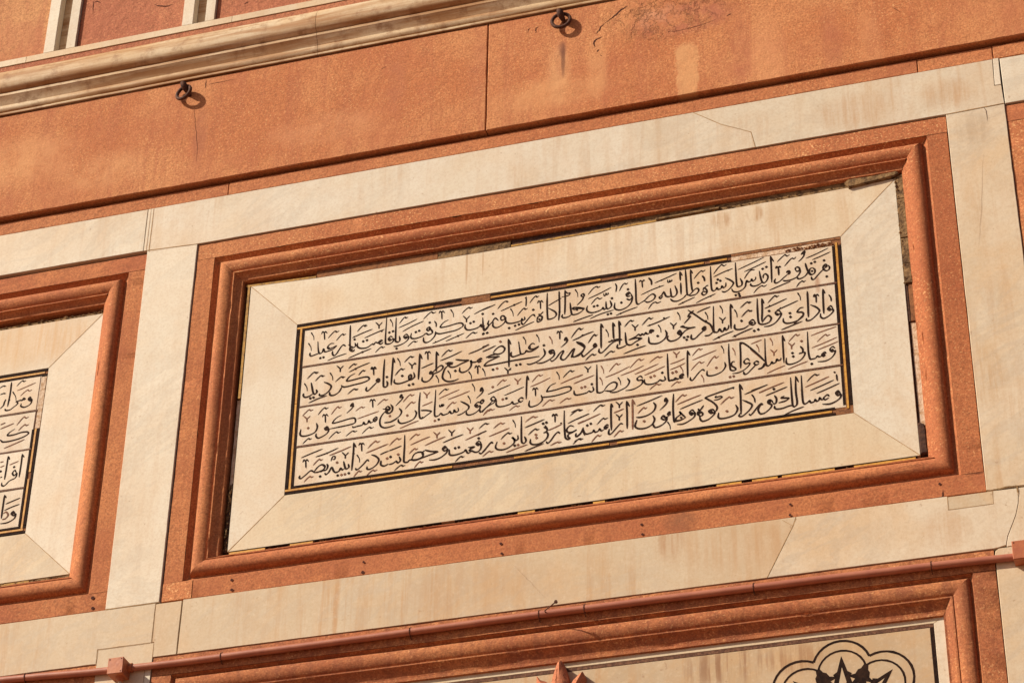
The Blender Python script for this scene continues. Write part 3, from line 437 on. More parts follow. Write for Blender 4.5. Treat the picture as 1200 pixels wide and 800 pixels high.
2/12/s-1604,290 -1643,272 -1667,242 -1658,232 -1608,236 -1543,244 -1503,240 -1494,216 -1540,198 -1606,191 -1672,184 -1699,192 -1706,205;s-1702,189 -1723,148 -1761,127 -1791,134 -1795,161;h-1655,308 -1581,339 -1492,365;B-1603,328;h-1660,338 -1642,357 -1628,369 -1617,375 -1609,366 -1592,371;b-1612,370;h-1753,383 -1735,364 -1724,351 -1713,360 -1699,375;h-1724,356 -1723,337 -1723,322;h-1758,240 -1737,259 -1721,273 -1708,278 -1700,269 -1680,275;b-1702,274;b-1697,274;a-1802,330 -1792,311 -1781,291 -1777,258;h-1655,116 -1633,135 -1615,149 -1602,154 -1593,145 -1572,150;b-1596,149;b-1584,146;s-1845,255 -1807,233 -1786,207 -1803,169 -1842,143 -1872,144 -1875,163;h-1916,275 -1897,297 -1881,312 -1869,318 -1861,308 -1842,314;b-1863,313;b-1859,312;h-1982,305 -1958,331 -1939,350 -1924,357 -1914,345 -1891,353;b-1917,351;b-1906,350;s-1902,201 -1896,178 -1913,162 -1927,184 -1946,269;s-1923,172 -1955,151 -1988,148 -2002,167 -1998,184;a-1999,271 -1989,252 -1978,232 -1973,199;d-1944,131;d-1920,134;h-1958,92 -1887,117 -1815,134
3/1/h+1757,8 1848,32 1938,51;h+1798,-51 1825,-25 1846,-8 1861,0 1870,-12 1893,-5;h+1757,-94 1848,-67 1939,-36;h+1797,-117 1870,-96 1943,-73;s1919,-126 1902,-109 1883,-127 1896,-150 1918,-144 1910,-174 1881,-204 1839,-218 1792,-213;B1900,-134;s1855,-157 1843,-144 1825,-159 1836,-178 1851,-167;B1839,-161;s1827,-170 1806,-176 1792,-167 1779,-182 1755,-185 1741,-179 1733,-114 1735,46;d1751,-224;d+1690,-25;s1678,-65 1695,-93 1690,-120 1666,-123;s1666,-127 1702,-119 1707,-138 1681,-175 1638,-196 1597,-201 1576,-185 1578,-143;h+1600,-15 1623,11 1642,30 1655,38 1663,26 1683,34;h+1596,-22 1611,-40 1619,-52 1630,-44 1644,-29;h+1619,-47 1618,-65 1617,-79;d1622,-112;d1626,-141;h+1583,-239 1655,-216 1725,-197
3/2/s1560,49 1559,-12 1559,-182;h1559,46 1575,-7;h+1436,-248 1500,-224 1567,-204;h+1470,-56 1485,-74 1493,-86 1504,-78 1518,-63;h+1493,-82 1493,-99 1491,-113;a+1471,41 1478,22 1486,4 1487,-27;a+1372,5 1380,-13 1388,-32 1389,-63;s1541,-136 1536,-153 1518,-153 1510,-141 1503,-165 1481,-172 1476,-156 1463,-179 1439,-183 1432,-131 1435,43;s1430,-173 1405,-197 1375,-202;h+1328,-27 1374,-81 1426,-144;h+1336,15 1373,26 1412,37;s1258,43 1259,-57 1255,-174;s1255,44 1288,27 1340,-29 1392,-95 1426,-147;b1267,31;s1425,-158 1406,-190 1375,-202;s1386,-148 1369,-134 1351,-145 1362,-164 1386,-157;s1368,-158 1334,-191 1299,-224 1278,-224 1276,-202
3/3/s1321,-122 1304,-101 1281,-118 1290,-141 1318,-139 1314,-159 1280,-189 1237,-206 1195,-206;s1216,-110 1198,-110 1191,-138 1217,-164 1217,-181 1192,-179 1181,-157 1176,-42 1179,47;a+1203,7 1211,-11 1219,-30 1220,-61;a1124,39 1132,21 1140,2 1141,-29;s1144,-101 1149,-137 1123,-175 1074,-195 1035,-196 1017,-185 1018,-150;d+1084,-138;d+1178,-232;d+1204,-230;h+1016,-117 1041,-79 1061,-52 1076,-40 1084,-56 1106,-44;h+914,-46 1001,-18 1090,9;h+916,-9 938,17 955,35 967,43 974,32 993,39
3/4/s1000,-150 988,-136 966,-148 935,-185 913,-211 898,-203 898,-182;h+903,-129 930,-98 952,-77 968,-67 977,-81 1002,-72;a+975,-177 983,-195 991,-214 992,-244;s883,43 880,-61 879,-185;h885,39 900,-4
3/5/s853,-163 841,-147 823,-158 831,-181 853,-174;B838,-164;s825,-176 804,-183 789,-170 776,-182 752,-182;h+779,52 794,33 803,22 814,30 828,45;h+803,26 802,8 801,-6;h+755,-49 810,-38 863,-19;h+754,-96 809,-81 865,-58;a+828,-80 836,-98 845,-117 846,-148;d+797,-118;d+772,-125;h+757,-239 777,-222 793,-210 805,-205 812,-213 831,-209;d+799,-122;d+773,-126;s813,-177 782,-186 758,-186 743,-179 739,-86 738,43;s713,-142 718,-172 697,-178 679,-168 666,-180 629,-192 586,-188 569,-170 569,-142;d698,-111;d+641,-128;d+615,-134;h+569,-110 643,-87 718,-59;h+499,-90 582,-62 672,-31;h+607,-12 633,9 655,23 670,29 680,19 704,24;h+604,-237 627,-217 647,-203 660,-198 669,-207 690,-202
3/6/s556,-132 541,-112 517,-125 525,-145 553,-146 550,-178 512,-203 475,-214 432,-214;s446,-113 461,-144 439,-183 395,-204 358,-214 318,-209;a378,-93 387,-112 395,-131 398,-162;h+397,-82 484,-59 567,-27;h+465,-32 494,1 518,24 535,33 545,19 571,28;h+285,-79 372,-54 466,-16;h+313,-36 337,-6 356,16 370,25 379,12 401,21;a+255,26 264,7 272,-12 275,-44;a+245,-70 254,-89 262,-107 265,-139;s278,-180 309,-143 347,-128 370,-146 358,-184 321,-198 281,-188;s281,-184 259,-198 234,-196 225,-168 225,41;h134,43 150,24 159,12 171,20 184,35;h159,16 159,-2 159,-16;s194,-137 200,-170 182,-181 166,-172 148,-183 104,-189 73,-188 60,-175 57,-146;d188,-118;d+138,-131;d+113,-134;h+73,-84 135,-66 207,-44;h+73,-40 98,-34 123,-24;h+54,-91 98,-77 135,-64;h+-43,-74 35,-48 123,-24;h-24,-27 -1,-1 19,17 33,25 42,13 63,20;b39,18;a-71,33 -62,14 -53,-5 -51,-37;h+-49,-238 -25,-221 -6,-209 8,-204 17,-212 39,-208
3/7/s-75,-62 -115,-76 -141,-115 -134,-123 -77,-119 -15,-108 29,-112 32,-141 -15,-158 -83,-168 -152,-167 -178,-162 -184,-143;s-178,-166 -177,-191 -209,-221 -256,-231 -273,-214 -269,-175;h-249,-96 -239,-76 -227,-89 -219,-78 -206,-96;h-227,-88 -226,-111 -225,-147;b-235,-84;h+-265,-61 -191,-38 -117,-9;h+-253,-23 -231,3 -213,22 -200,29 -192,18 -171,26;h+-174,-242 -149,-218 -130,-202 -115,-196 -106,-206 -83,-200
3/8/s-288,39 -292,-20 -294,-160;h-287,37 -275,-5;s-313,-153 -332,-141 -351,-158 -335,-177 -316,-164;s-341,-174 -366,-184 -388,-184 -398,-164 -411,-180 -455,-190 -499,-188 -517,-165 -513,-130;d-441,-128;d+-468,-132;h-459,-101 -387,-79 -311,-53;h+-385,33 -369,14 -359,2 -348,10 -334,25;h+-359,6 -359,-12 -360,-26;h+-419,-236 -397,-219 -379,-207 -366,-203 -358,-211 -338,-207;h-581,-71 -502,-45 -413,-17;h+-515,-9 -495,12 -479,27 -467,33 -459,23 -440,29;d+-545,-14
3/9/s-521,-118 -539,-97 -556,-112 -541,-132 -520,-121 -531,-145 -569,-167 -600,-190 -619,-216;h+-612,-242 -589,-220 -570,-204 -556,-198 -547,-208 -525,-202;s-548,-135 -576,-166 -607,-193 -629,-211 -638,-198 -636,-184;s-605,-121 -621,-108 -634,-124 -624,-140 -605,-121;B-618,-115;s-630,-135 -653,-124 -675,-145 -658,-166 -639,-155 -639,-184 -676,-213 -717,-221 -737,-207 -737,-185;B-659,-148;s-617,-21 -630,-5 -636,-33 -617,-25 -626,-53 -666,-89;B-624,-24;a-701,41 -691,22 -682,3 -679,-29;a-730,-56 -721,-75 -712,-94 -708,-125;h+-612,-242 -597,-222 -585,-209 -576,-203 -570,-211 -556,-205;s-785,-94 -749,-118 -722,-144 -725,-169 -753,-190 -778,-203 -807,-209;h+-890,-141 -870,-116 -853,-99 -841,-91 -833,-102 -813,-95;h+-880,-63 -796,-41 -716,-17
3/10/s-802,-145 -798,-171 -817,-179 -831,-158 -833,-180 -852,-184 -863,-164 -875,-180 -913,-188 -930,-170 -945,-186 -971,-189 -978,-155 -976,-61 -975,37;h+-950,-44 -873,-17 -794,8;h-951,-11 -931,10 -914,25 -902,31 -894,21 -875,27;b-896,26;s-942,-96 -938,-111 -925,-110 -926,-95 -921,-111 -912,-108 -913,-94;d-944,-220;d+-973,-226;h+-1069,35 -1052,16 -1042,4 -1030,12 -1017,27;h+-1042,8 -1041,-10 -1041,-25;h+-1074,-84 -1033,-73 -996,-59;s-998,-141 -1044,-126 -1083,-121;s-997,-143 -1029,-164 -1070,-189 -1090,-172 -1097,-77 -1093,36;b-1067,-183;s-1128,-111 -1115,-139 -1132,-180 -1176,-201 -1225,-206 -1248,-189 -1252,-163;d+-1184,-146;h+-1203,-88 -1182,-62 -1165,-44 -1152,-36 -1143,-47 -1123,-40;h+-1222,-26 -1199,2 -1180,22 -1166,30 -1157,18 -1135,26;s-1228,29 -1239,41 -1244,18 -1225,18 -1233,-3 -1277,-48;B-1236,21;h+-1239,-248 -1169,-224 -1096,-204
3/11/s-1249,-73 -1229,-105 -1243,-139 -1281,-165 -1326,-183;s-1331,-66 -1318,-61 -1339,-43 -1351,-63 -1329,-103 -1304,-93 -1299,-64 -1310,-37;s-1316,-28 -1299,-57 -1304,-85 -1329,-103 -1350,-85 -1318,-72 -1374,-59;B-1341,-68;s-1350,-77 -1381,-116 -1392,-158 -1383,-202 -1350,-222 -1305,-219 -1273,-210;s-1262,-161 -1307,-179 -1359,-178;d+-1317,-128;h+-1418,-18 -1396,2 -1378,17 -1365,23 -1356,13 -1335,19;h-1478,18 -1468,39 -1456,25 -1447,36 -1433,17;h-1456,26 -1454,2 -1451,-35
3/12/s-1410,-129 -1426,-119 -1442,-138 -1428,-155 -1409,-136;B-1424,-138;s-1435,-150 -1463,-160 -1477,-139 -1483,-160 -1505,-167 -1516,-147 -1525,-168 -1561,-173 -1593,-178 -1600,-166;h+-1567,-110 -1486,-91 -1402,-72;h+-1584,-41 -1564,-27 -1549,-17 -1537,-13 -1529,-21 -1511,-17;h-1524,-244 -1501,-220 -1482,-204 -1467,-197 -1458,-208 -1435,-201;b-1461,-202;s-1600,20 -1614,30 -1623,9 -1602,9 -1615,-14 -1652,-48;B-1610,20;s-1691,-56 -1730,-75 -1755,-107 -1747,-116 -1695,-110 -1630,-99 -1591,-99 -1580,-119 -1588,-143 -1640,-152 -1718,-157 -1784,-161;h-1648,-245 -1625,-226 -1607,-213 -1593,-208 -1583,-217 -1562,-212;b-1586,-213;h-1779,-246 -1755,-220 -1735,-202 -1720,-194 -1710,-206 -1687,-199;b-1713,-201;h+-1771,-39 -1751,-9 -1734,12 -1721,21 -1712,8 -1692,17;h-1839,-49 -1830,-28 -1817,-42 -1809,-30 -1794,-50;h-1817,-41 -1815,-64 -1812,-101;h-1875,-25 -1854,3 -1837,22 -1824,30 -1815,18 -1795,26;b-1818,24;s-1781,-161 -1798,-137 -1814,-148 -1803,-165 -1784,-164 -1792,-192 -1827,-215 -1862,-224 -1879,-203 -1878,-181;B-1799,-151;h+-1997,-13 -1975,10 -1957,27 -1943,33 -1934,23 -1913,29;h+-1988,-13 -1970,-32 -1959,-44 -1948,-36 -1934,-21;h+-1960,-40 -1958,-59 -1958,-73;s-1882,-93 -1873,-128 -1889,-169 -1940,-188 -1986,-187 -2004,-168 -2000,-125;d+-1944,-125;h-1979,-255 -1960,-235 -1945,-221 -1934,-215 -1926,-224 -1909,-218;b-1929,-219;s1902,-313 1904,-326;h1915,-336 1917,-392;s1934,-502 1918,-472 1902,-486 1913,-509 1934,-502 1930,-529 1896,-554 1854,-567 1805,-561;B1914,-488
4/1/h+1694,-405 1783,-375 1864,-346;h1726,-438 1810,-411 1895,-380;h1769,-469 1850,-442 1933,-412;h1708,-364 1734,-337 1755,-319 1770,-312 1778,-323 1801,-316;b1776,-318;s1855,-505 1841,-491 1816,-513 1827,-528 1853,-515;s1819,-520 1801,-524 1790,-505 1783,-524 1766,-530 1758,-513 1751,-529 1727,-535 1719,-517 1707,-528 1683,-538 1673,-509 1672,-405 1673,-304;s1633,-304 1629,-432 1634,-509 1627,-539 1606,-545 1600,-496 1598,-308;h1634,-304 1651,-356;s1602,-534 1574,-536 1532,-547 1491,-546 1477,-534 1479,-517;s1549,-449 1524,-462 1565,-469 1577,-475 1553,-491 1505,-499;h1538,-603 1607,-577 1679,-558
4/2/s1481,-434 1493,-464 1487,-497 1466,-501;s1467,-494 1459,-472 1438,-465 1434,-488 1457,-506 1447,-532 1407,-563 1377,-565 1366,-546 1364,-525 1380,-497 1393,-492 1378,-486 1337,-534 1312,-561;B1446,-480;d1479,-382;h+1373,-393 1464,-365 1553,-339;h1418,-427 1498,-402 1573,-379;h1320,-368 1381,-354 1436,-339;a1328,-404 1336,-422 1344,-440 1345,-470;h1419,-427 1467,-411;h+1373,-396 1421,-379 1470,-363;s1395,-496 1381,-486 1356,-510 1331,-543 1309,-564 1298,-552;s1258,-434 1293,-457 1322,-483 1308,-515 1277,-545 1247,-564 1228,-557 1239,-535;a1324,-399 1331,-417 1339,-435 1340,-465;s1242,-298 1245,-393 1243,-546;h1245,-302 1262,-351;h1272,-391 1356,-364 1438,-337;s1209,-464 1220,-500 1200,-538 1158,-555 1104,-558 1084,-543 1088,-506;d+1146,-505;h+1102,-445 1129,-418 1152,-400 1168,-392 1177,-404 1202,-397
4/3/s1205,-317 1166,-327 1087,-345 1002,-367 1008,-380 1049,-415 1077,-455 1074,-482 1058,-501;s1196,-315 1196,-332;s1061,-494 1047,-474 1020,-480 1034,-503 1061,-498 1051,-520 1014,-549 975,-557 958,-539 953,-500;B1037,-490;h1077,-364 1068,-380 1104,-376 1116,-385 1091,-398 1056,-401;s953,-510 941,-495 945,-474 971,-486 974,-507 952,-514;B953,-486;s945,-450 957,-466 985,-429
4/4/s920,-477 903,-453 884,-471 899,-494 920,-477 916,-511 877,-539 834,-556 792,-553;B901,-477;h816,-433 898,-407 980,-383;h+796,-392 887,-363 970,-340;h+785,-370 809,-344 827,-326 841,-318 849,-329 870,-322;s856,-508 836,-484 812,-452 821,-474 790,-497 787,-524 823,-520 853,-508;B823,-502;s805,-517 780,-527 772,-518 768,-416 774,-298;s752,-445 737,-443 730,-462 752,-463;B741,-454;s742,-471 715,-481 697,-464 684,-486 708,-500 721,-485 717,-512 683,-541 641,-552 626,-532 623,-511;B706,-479;s624,-451 635,-485 617,-523 574,-544 526,-543 498,-524 499,-497 511,-467;s629,-344 644,-374 631,-414 588,-442 539,-451 503,-447;a727,-520 735,-538 743,-556 745,-586;d+561,-488;h+515,-419 535,-397 550,-382 562,-375 568,-385 586,-378;h509,-355 602,-328 694,-298;s730,-333 715,-327 712,-351 730,-343 717,-376 672,-418;B721,-337
4/5/s+479,-293 480,-416 478,-542;h+480,-293 498,-342;s437,-300 440,-410 439,-528;h440,-301 458,-350;h360,-294 376,-312 385,-324 396,-316 410,-301;h385,-319 385,-337 384,-351;h359,-396 375,-414 384,-425 395,-417 408,-403;h384,-421 383,-439 383,-453;h+344,-383 381,-372 418,-360;h+342,-582 362,-559 379,-542 390,-535 398,-545 416,-538;s409,-485 392,-479 367,-503 330,-545 312,-553 306,-538 312,-507;s326,-302 324,-390 326,-523;h328,-302 338,-336
4/6/s306,-478 291,-472 276,-491 288,-503 306,-485;B291,-490;s279,-502 254,-515 242,-495 233,-511 208,-518 199,-499 190,-515 153,-523 134,-513 122,-468;s125,-465 110,-501 85,-525 66,-536;d178,-444;d153,-454;h221,-460 252,-427 270,-413 279,-423 304,-415;h+182,-597 202,-571 219,-553 231,-545 238,-556 257,-548;h+85,-431 165,-402 249,-372;h195,-348 219,-325 239,-308 253,-302 262,-312 284,-306;b260,-307;h73,-391 122,-374 169,-358;h35,-327 59,-319 77,-314 91,-312 100,-318 121,-317;b97,-315;h60,-570 78,-561 92,-555 102,-553 109,-558 125,-556;b107,-556
4/7/s134,-533 119,-489 103,-514 82,-532 70,-523 73,-502;h11,-415 79,-387 135,-369;h+82,-427 134,-409;h48,-592 68,-572 84,-558 96,-553 103,-562 122,-556;b101,-557;h26,-354 52,-334 73,-320 88,-314 97,-324 121,-319;b95,-320;s57,-447 29,-435 5,-459 11,-485 42,-490 76,-476 48,-491 17,-504 14,-524 26,-537 17,-545 -1,-535 -8,-510 -14,-411 -14,-301;h-45,-405 -30,-401;h+-132,-447 -82,-431 -28,-410;h-104,-339 -94,-319 -83,-332 -74,-321 -62,-339;h-83,-330 -81,-353 -81,-389;b-98,-329;b-70,-330;s-45,-486 -60,-473 -82,-491 -113,-535 -134,-551 -144,-536;h+-116,-575 -93,-564 -75,-557 -61,-554 -53,-560 -32,-558;s-154,-401 -138,-439 -147,-455 -166,-463;s-163,-414 -138,-432;s-166,-463 -141,-460 -132,-486 -147,-518 -187,-543 -231,-547 -259,-531 -259,-496;B-148,-423;d-168,-385;d-144,-380;d+-220,-468;d+-215,-494;h-278,-462 -255,-440 -237,-425 -223,-419 -214,-429 -193,-423;b-217,-424;h-304,-397 -232,-374 -157,-350;h+-301,-352 -275,-332 -254,-319 -239,-314 -229,-323 -205,-318;h-302,-591 -237,-570 -161,-548
4/8/s-303,-468 -292,-501 -302,-521 -318,-518 -326,-485 -328,-297;h+-439,-579 -361,-557 -280,-538;a-392,-316 -383,-334 -374,-353 -371,-384;s-353,-449 -351,-481 -368,-489 -381,-473 -394,-460 -378,-484 -381,-511 -418,-540 -461,-551 -502,-541 -515,-517 -503,-477;d-374,-532;d+-350,-530;d+-453,-500;h-478,-466 -456,-441 -437,-425 -423,-417 -414,-428 -393,-421;b-417,-423;h+-567,-426 -489,-402 -414,-379;h+-534,-365 -511,-345 -492,-332 -478,-327 -469,-336 -447,-331;h-653,-403 -615,-384 -584,-375;s-534,-486 -550,-476 -575,-508 -612,-547;h+-611,-586 -588,-566 -570,-552 -557,-547 -548,-556 -527,-551;h-641,-348 -620,-329 -603,-316 -591,-311 -583,-320 -563,-315;b-585,-316;s-544,-477 -569,-498 -599,-539 -621,-556 -637,-547
4/9/h+-732,-322 -716,-341 -706,-352 -695,-344 -681,-329;h+-706,-348 -706,-366 -706,-380;h+-741,-427 -659,-398 -584,-373;s-623,-464 -642,-451 -658,-469 -641,-486 -626,-471 -622,-507 -637,-533 -662,-539 -688,-524 -710,-514 -670,-492 -720,-491;B-642,-472;B-698,-498;s-688,-524 -719,-537 -736,-506 -745,-518 -776,-531 -826,-537 -855,-525 -856,-483;d-641,-428;d-814,-481;d-787,-478;h-812,-595 -793,-575 -778,-561 -767,-555 -760,-564 -742,-558;b-762,-559;h-869,-318 -853,-337 -843,-349 -832,-340 -818,-326;h-843,-344 -843,-362 -843,-376;h+-981,-319 -964,-337 -954,-349 -943,-340 -929,-326;h+-954,-344 -954,-362 -954,-376;h-909,-421 -830,-395 -755,-375;h+-1043,-422 -964,-394 -888,-371;s-872,-476 -892,-452 -907,-471 -891,-491 -871,-477 -878,-507 -915,-537 -959,-551 -1007,-548;B-895,-466
4/10/s-939,-487 -993,-478 -1041,-459;s-939,-490 -992,-503 -1043,-516 -1099,-531 -1138,-529;s-1138,-522 -1120,-482 -1089,-469 -1057,-478 -1056,-510 -1100,-528 -1151,-523 -1166,-538 -1192,-534 -1196,-505 -1195,-406 -1197,-307;s-1041,-463 -1057,-475 -1056,-499;h+-1116,-596 -1098,-572 -1083,-556 -1071,-549 -1064,-559 -1046,-552;h+-1159,-472 -1141,-453 -1127,-440 -1116,-434 -1108,-443 -1091,-437;h+-1152,-400 -1073,-372 -1004,-352;h+-1160,-358 -1139,-336 -1122,-322 -1109,-315 -1101,-325 -1080,-319;h-1315,-422 -1264,-409 -1217,-394;h+-1311,-378 -1287,-352 -1267,-334 -1252,-326 -1242,-338 -1219,-330;h-1266,-596 -1244,-576 -1226,-562 -1212,-556 -1203,-566 -1182,-560;b-1206,-561;s-1232,-481 -1221,-515 -1240,-533 -1253,-517 -1278,-531 -1310,-536;d+-1240,-463;d-1297,-474;s-1310,-529 -1342,-542 -1368,-527 -1367,-492;d+-1322,-483;h-1379,-443 -1347,-431 -1315,-422;h+-1487,-412 -1401,-386 -1318,-361;h+-1475,-376 -1451,-349 -1430,-330 -1415,-322 -1405,-334 -1381,-327
4/11/s-1444,-433 -1411,-449 -1385,-482 -1401,-522 -1444,-550 -1470,-546 -1471,-524;h+-1477,-608 -1455,-585 -1436,-568 -1423,-562 -1414,-572 -1392,-565;s-1460,-483 -1474,-471 -1492,-493 -1529,-529 -1551,-540 -1558,-524;a-1554,-414 -1544,-433 -1534,-452 -1530,-483;h-1545,-341 -1535,-321 -1523,-334 -1514,-323 -1501,-341;h-1523,-333 -1521,-356 -1518,-392;b-1527,-326;h+-1571,-599 -1554,-575 -1540,-559 -1530,-551 -1523,-561 -1507,-554
4/12/s-1583,-306 -1582,-385 -1587,-541;h-1583,-310 -1564,-352;B-1581,-400;h-1670,-374 -1653,-393 -1643,-405 -1631,-397 -1618,-382;h-1643,-400 -1642,-418 -1642,-433;s-1616,-480 -1611,-509 -1630,-520 -1640,-504 -1653,-452;s-1640,-511 -1659,-523 -1673,-506 -1684,-529 -1710,-536 -1727,-519 -1742,-488 -1762,-527 -1784,-542 -1791,-526;h-1751,-436 -1740,-402 -1721,-402 -1723,-423 -1739,-424;d+-1703,-455;d-1692,-565;d+-1663,-564;d+-1637,-563;d-1608,-559;h+-1767,-387 -1681,-362 -1601,-336;h-1872,-382 -1785,-363 -1699,-332;b-1785,-363
4/13/s-1780,-453 -1772,-476 -1783,-503 -1809,-506 -1828,-517;s-1880,-512 -1850,-470 -1819,-454 -1795,-469 -1803,-496 -1841,-511 -1877,-512;B-1805,-463;s-1874,-509 -1901,-491 -1938,-520 -1973,-545 -1986,-534 -1981,-517;d-1826,-551;h-1984,-371 -1904,-346 -1820,-321;h+-1887,-450 -1868,-428 -1851,-412 -1839,-405 -1831,-415 -1812,-409;h-1968,-412 -1959,-391 -1946,-405 -1937,-393 -1923,-412;h-1946,-403 -1943,-427 -1940,-463;h+-1949,-579 -1930,-558 -1914,-544 -1902,-538 -1894,-547 -1875,-541
5/1/h-4383,659 -4364,682 -4349,697 -4336,704 -4327,693 -4308,700;b-4330,698;h+-4373,618 -4295,642 -4222,665;h+-4338,564 -4315,587 -4295,603 -4280,609 -4269,598 -4245,604;s-4238,517 -4254,540 -4265,522 -4245,504 -4235,517 -4241,475 -4287,454 -4321,469 -4320,493;s-4288,526 -4308,539 -4315,521 -4333,524 -4359,519 -4372,511;B-4250,521;B-4302,527;s-4368,521 -4352,498 -4388,466 -4412,451 -4444,451 -4455,468;s-4432,707 -4429,599 -4435,484;B-4430,541;a-4410,616 -4394,590 -4378,564 -4368,521;s-4459,555 -4468,528 -4473,500 -4497,475;h-4529,667 -4515,675 -4503,681 -4494,683 -4488,678 -4474,680;b-4490,680;h-4515,604 -4503,609 -4492,612 -4484,613 -4479,610 -4466,610;b-4481,611
6/1/h+-4333,298 -4310,332 -4291,356 -4276,366 -4263,352 -4239,362;h+-4312,247 -4292,271 -4274,288 -4261,295 -4251,284 -4229,290;s-4342,271 -4383,245 -4399,219 -4344,217 -4283,228 -4234,224 -4225,204 -4276,179 -4363,165 -4426,166 -4445,179 -4456,190;h+-4413,107 -4332,132 -4247,160;h+-4470,288 -4410,306 -4358,322;h+-4475,327 -4432,339
7/1/s-4248,32 -4246,-50 -4247,-173;h-4247,27 -4229,-2;h+-4344,-50 -4306,-39 -4271,-28;d-4301,-75;s-4274,-133 -4292,-105 -4308,-128 -4291,-151 -4272,-134 -4278,-173 -4324,-192 -4357,-227 -4382,-223 -4386,-197;s-4365,31 -4365,-73 -4367,-175;h-4363,30 -4348,-3;h+-4426,-16 -4412,-13 -4398,-11;h+-4420,-58 -4403,-54 -4385,-47;h-4407,-153 -4390,-145;d-4410,-96
8/1/h-4329,-392 -4269,-373 -4212,-356;h-4331,-446 -4272,-425 -4211,-410;s-4234,-489 -4256,-465 -4268,-483 -4246,-502 -4232,-489 -4238,-528 -4291,-555 -4349,-556;B-4252,-481;s-4347,-310 -4347,-401 -4346,-512;h-4345,-312 -4330,-338;s+-4337,-473 -4314,-461 -4293,-490 -4311,-517 -4339,-522'''
rowsdata = {}
for ln in TEXT.split('\n'):
    r, w, body = ln.split('/', 2); rowsdata.setdefault(int(r), {})[int(w)] = body
NIB = math.radians(36)
def word(body, parent, y0):
    V, F, mi = [], [], []
    y = y0
    for st in body.split(';'):
        k = st[0]; brown = st[1] == '+'; pts = [Vector((int(a)/2000, int(b)/2000+6.4)) for a, b in (q.split(',') for q in st[2 if brown else 1:].split(' '))]
        y -= .000012; nf = len(F)
        if k in 'dBb':
            p = pts[0]; r = {'d': .0058, 'B': .0046, 'b': .0036}[k]; b = len(V); n = 8
            for i in range(n):
                g = 2*math.pi*i/n+.5; rr = r*(1 if k != 'd' or i % 2 else .82)*(1+.12*n1(p.x*70+i, p.y*70, 4)); V.append((p.x+rr*math.cos(g), y, p.y+rr*math.sin(g)))
            F.append([b+i for i in range(n)])
        else:
            sp = spline(pts, 4)
            if k == 's': fn = lambda t, d: (.0034+.0041*abs(d.x*math.sin(NIB)-d.y*math.cos(NIB)))*min(1, .45+min(t, 1-t)*5)
            elif k == 'a': fn = lambda t, d: .0056*(1-.66*t)*min(1, .5+6*t)
            else: fn = lambda t, d: (.0034+.0022*abs(d.x*math.sin(NIB)-d.y*math.cos(NIB)))*min(1, .40+min(t, 1-t)*4)
            ribbon(V, F, sp, fn, y)
        mi += [1 if brown else 0]*(len(F)-nf)
    o = mesh_obj('word', V, F, [M_BLACK, M_BROWN], parent)
    for p, i in zip(o.data.polygons, mi): p.material_index = i
    return o
def rowslab(parent, pts, rownum, seed, mat=None):
    o = slab('text_row', pts, .0385+.0004*(seed % 2), .07, mat or M_TEXT, parent, .0008, .0006, seed=seed)
    for wd, body in sorted(rowsdata.get(rownum, {}).items()): word(body, o, .0378)
    return o
def rule(parent, a, b, h=.0075, seed=0):
    V, F = [], []; n = 60
    pts = [Vector((a[0]+(b[0]-a[0])*i/n, a[1]+(b[1]-a[1])*i/n+.0008*n1(i*.5, seed, 1))) for i in range(n+1)]
    ribbon(V, F, pts, lambda t, d: h*(.9+.25*n1(t*40, seed, 2)), .0374)
    return mesh_obj('rule_line', V, F, M_RULE, parent)
# --- middle inscription panel
pan = empty('inscription_panel', (-.025, .07, 5.6785), 'whole framed marble panel with four lines of black calligraphy between two marble piers', 'inscription', 'framed wall panels with writing')
frame(pan, **CENTER, mats=(M_FRAME, M_FRAME2, M_FRAME3, M_FRAME4), seed=3, corner=(.116, 0))
slab('corner_block', rect(CENTER['U0']+.0003, CENTER['U0']+.1145, CENTER['V0']+.0005, CENTER['V0']+.0735), .0045, .068, M_FRAME, pan, .0015, .001, seed=5)
surround(pan, -1.2470, 1.2155, 5.8660, 7.0175, -1.0455, 1.0075, 6.0665, 6.8050, (M_SURT, M_SUR, M_PALE, M_PALE), 90, sag=SAG)
LX = [(-1.0125, .9815), (-1.0125, .9815), (-1.0125, .9825), (-1.0120, .9835)]
ZR = [(6.6125, 6.7710, 6.6125, 6.7560), (6.4375, 6.6050, 6.4400, 6.6050), (6.2670, 6.4300, 6.2690, 6.4320), (6.0930, 6.2590, 6.0950, 6.2610)]
for i in range(4):
    za, zb, zc, zd = ZR[i]; rowslab(pan, [(LX[i][0], za), (LX[i][1], zc), (LX[i][1], zd+(.014 if i == 0 else 0)), (LX[i][0], zb)], i+1, 100+i)
for i, (a, b) in enumerate((((-1.013, 6.6088), (.981, 6.6088)), ((-1.013, 6.4338), (.982, 6.4360)), ((-1.013, 6.2630), (.983, 6.2650)))): rule(pan, a, b, seed=i)
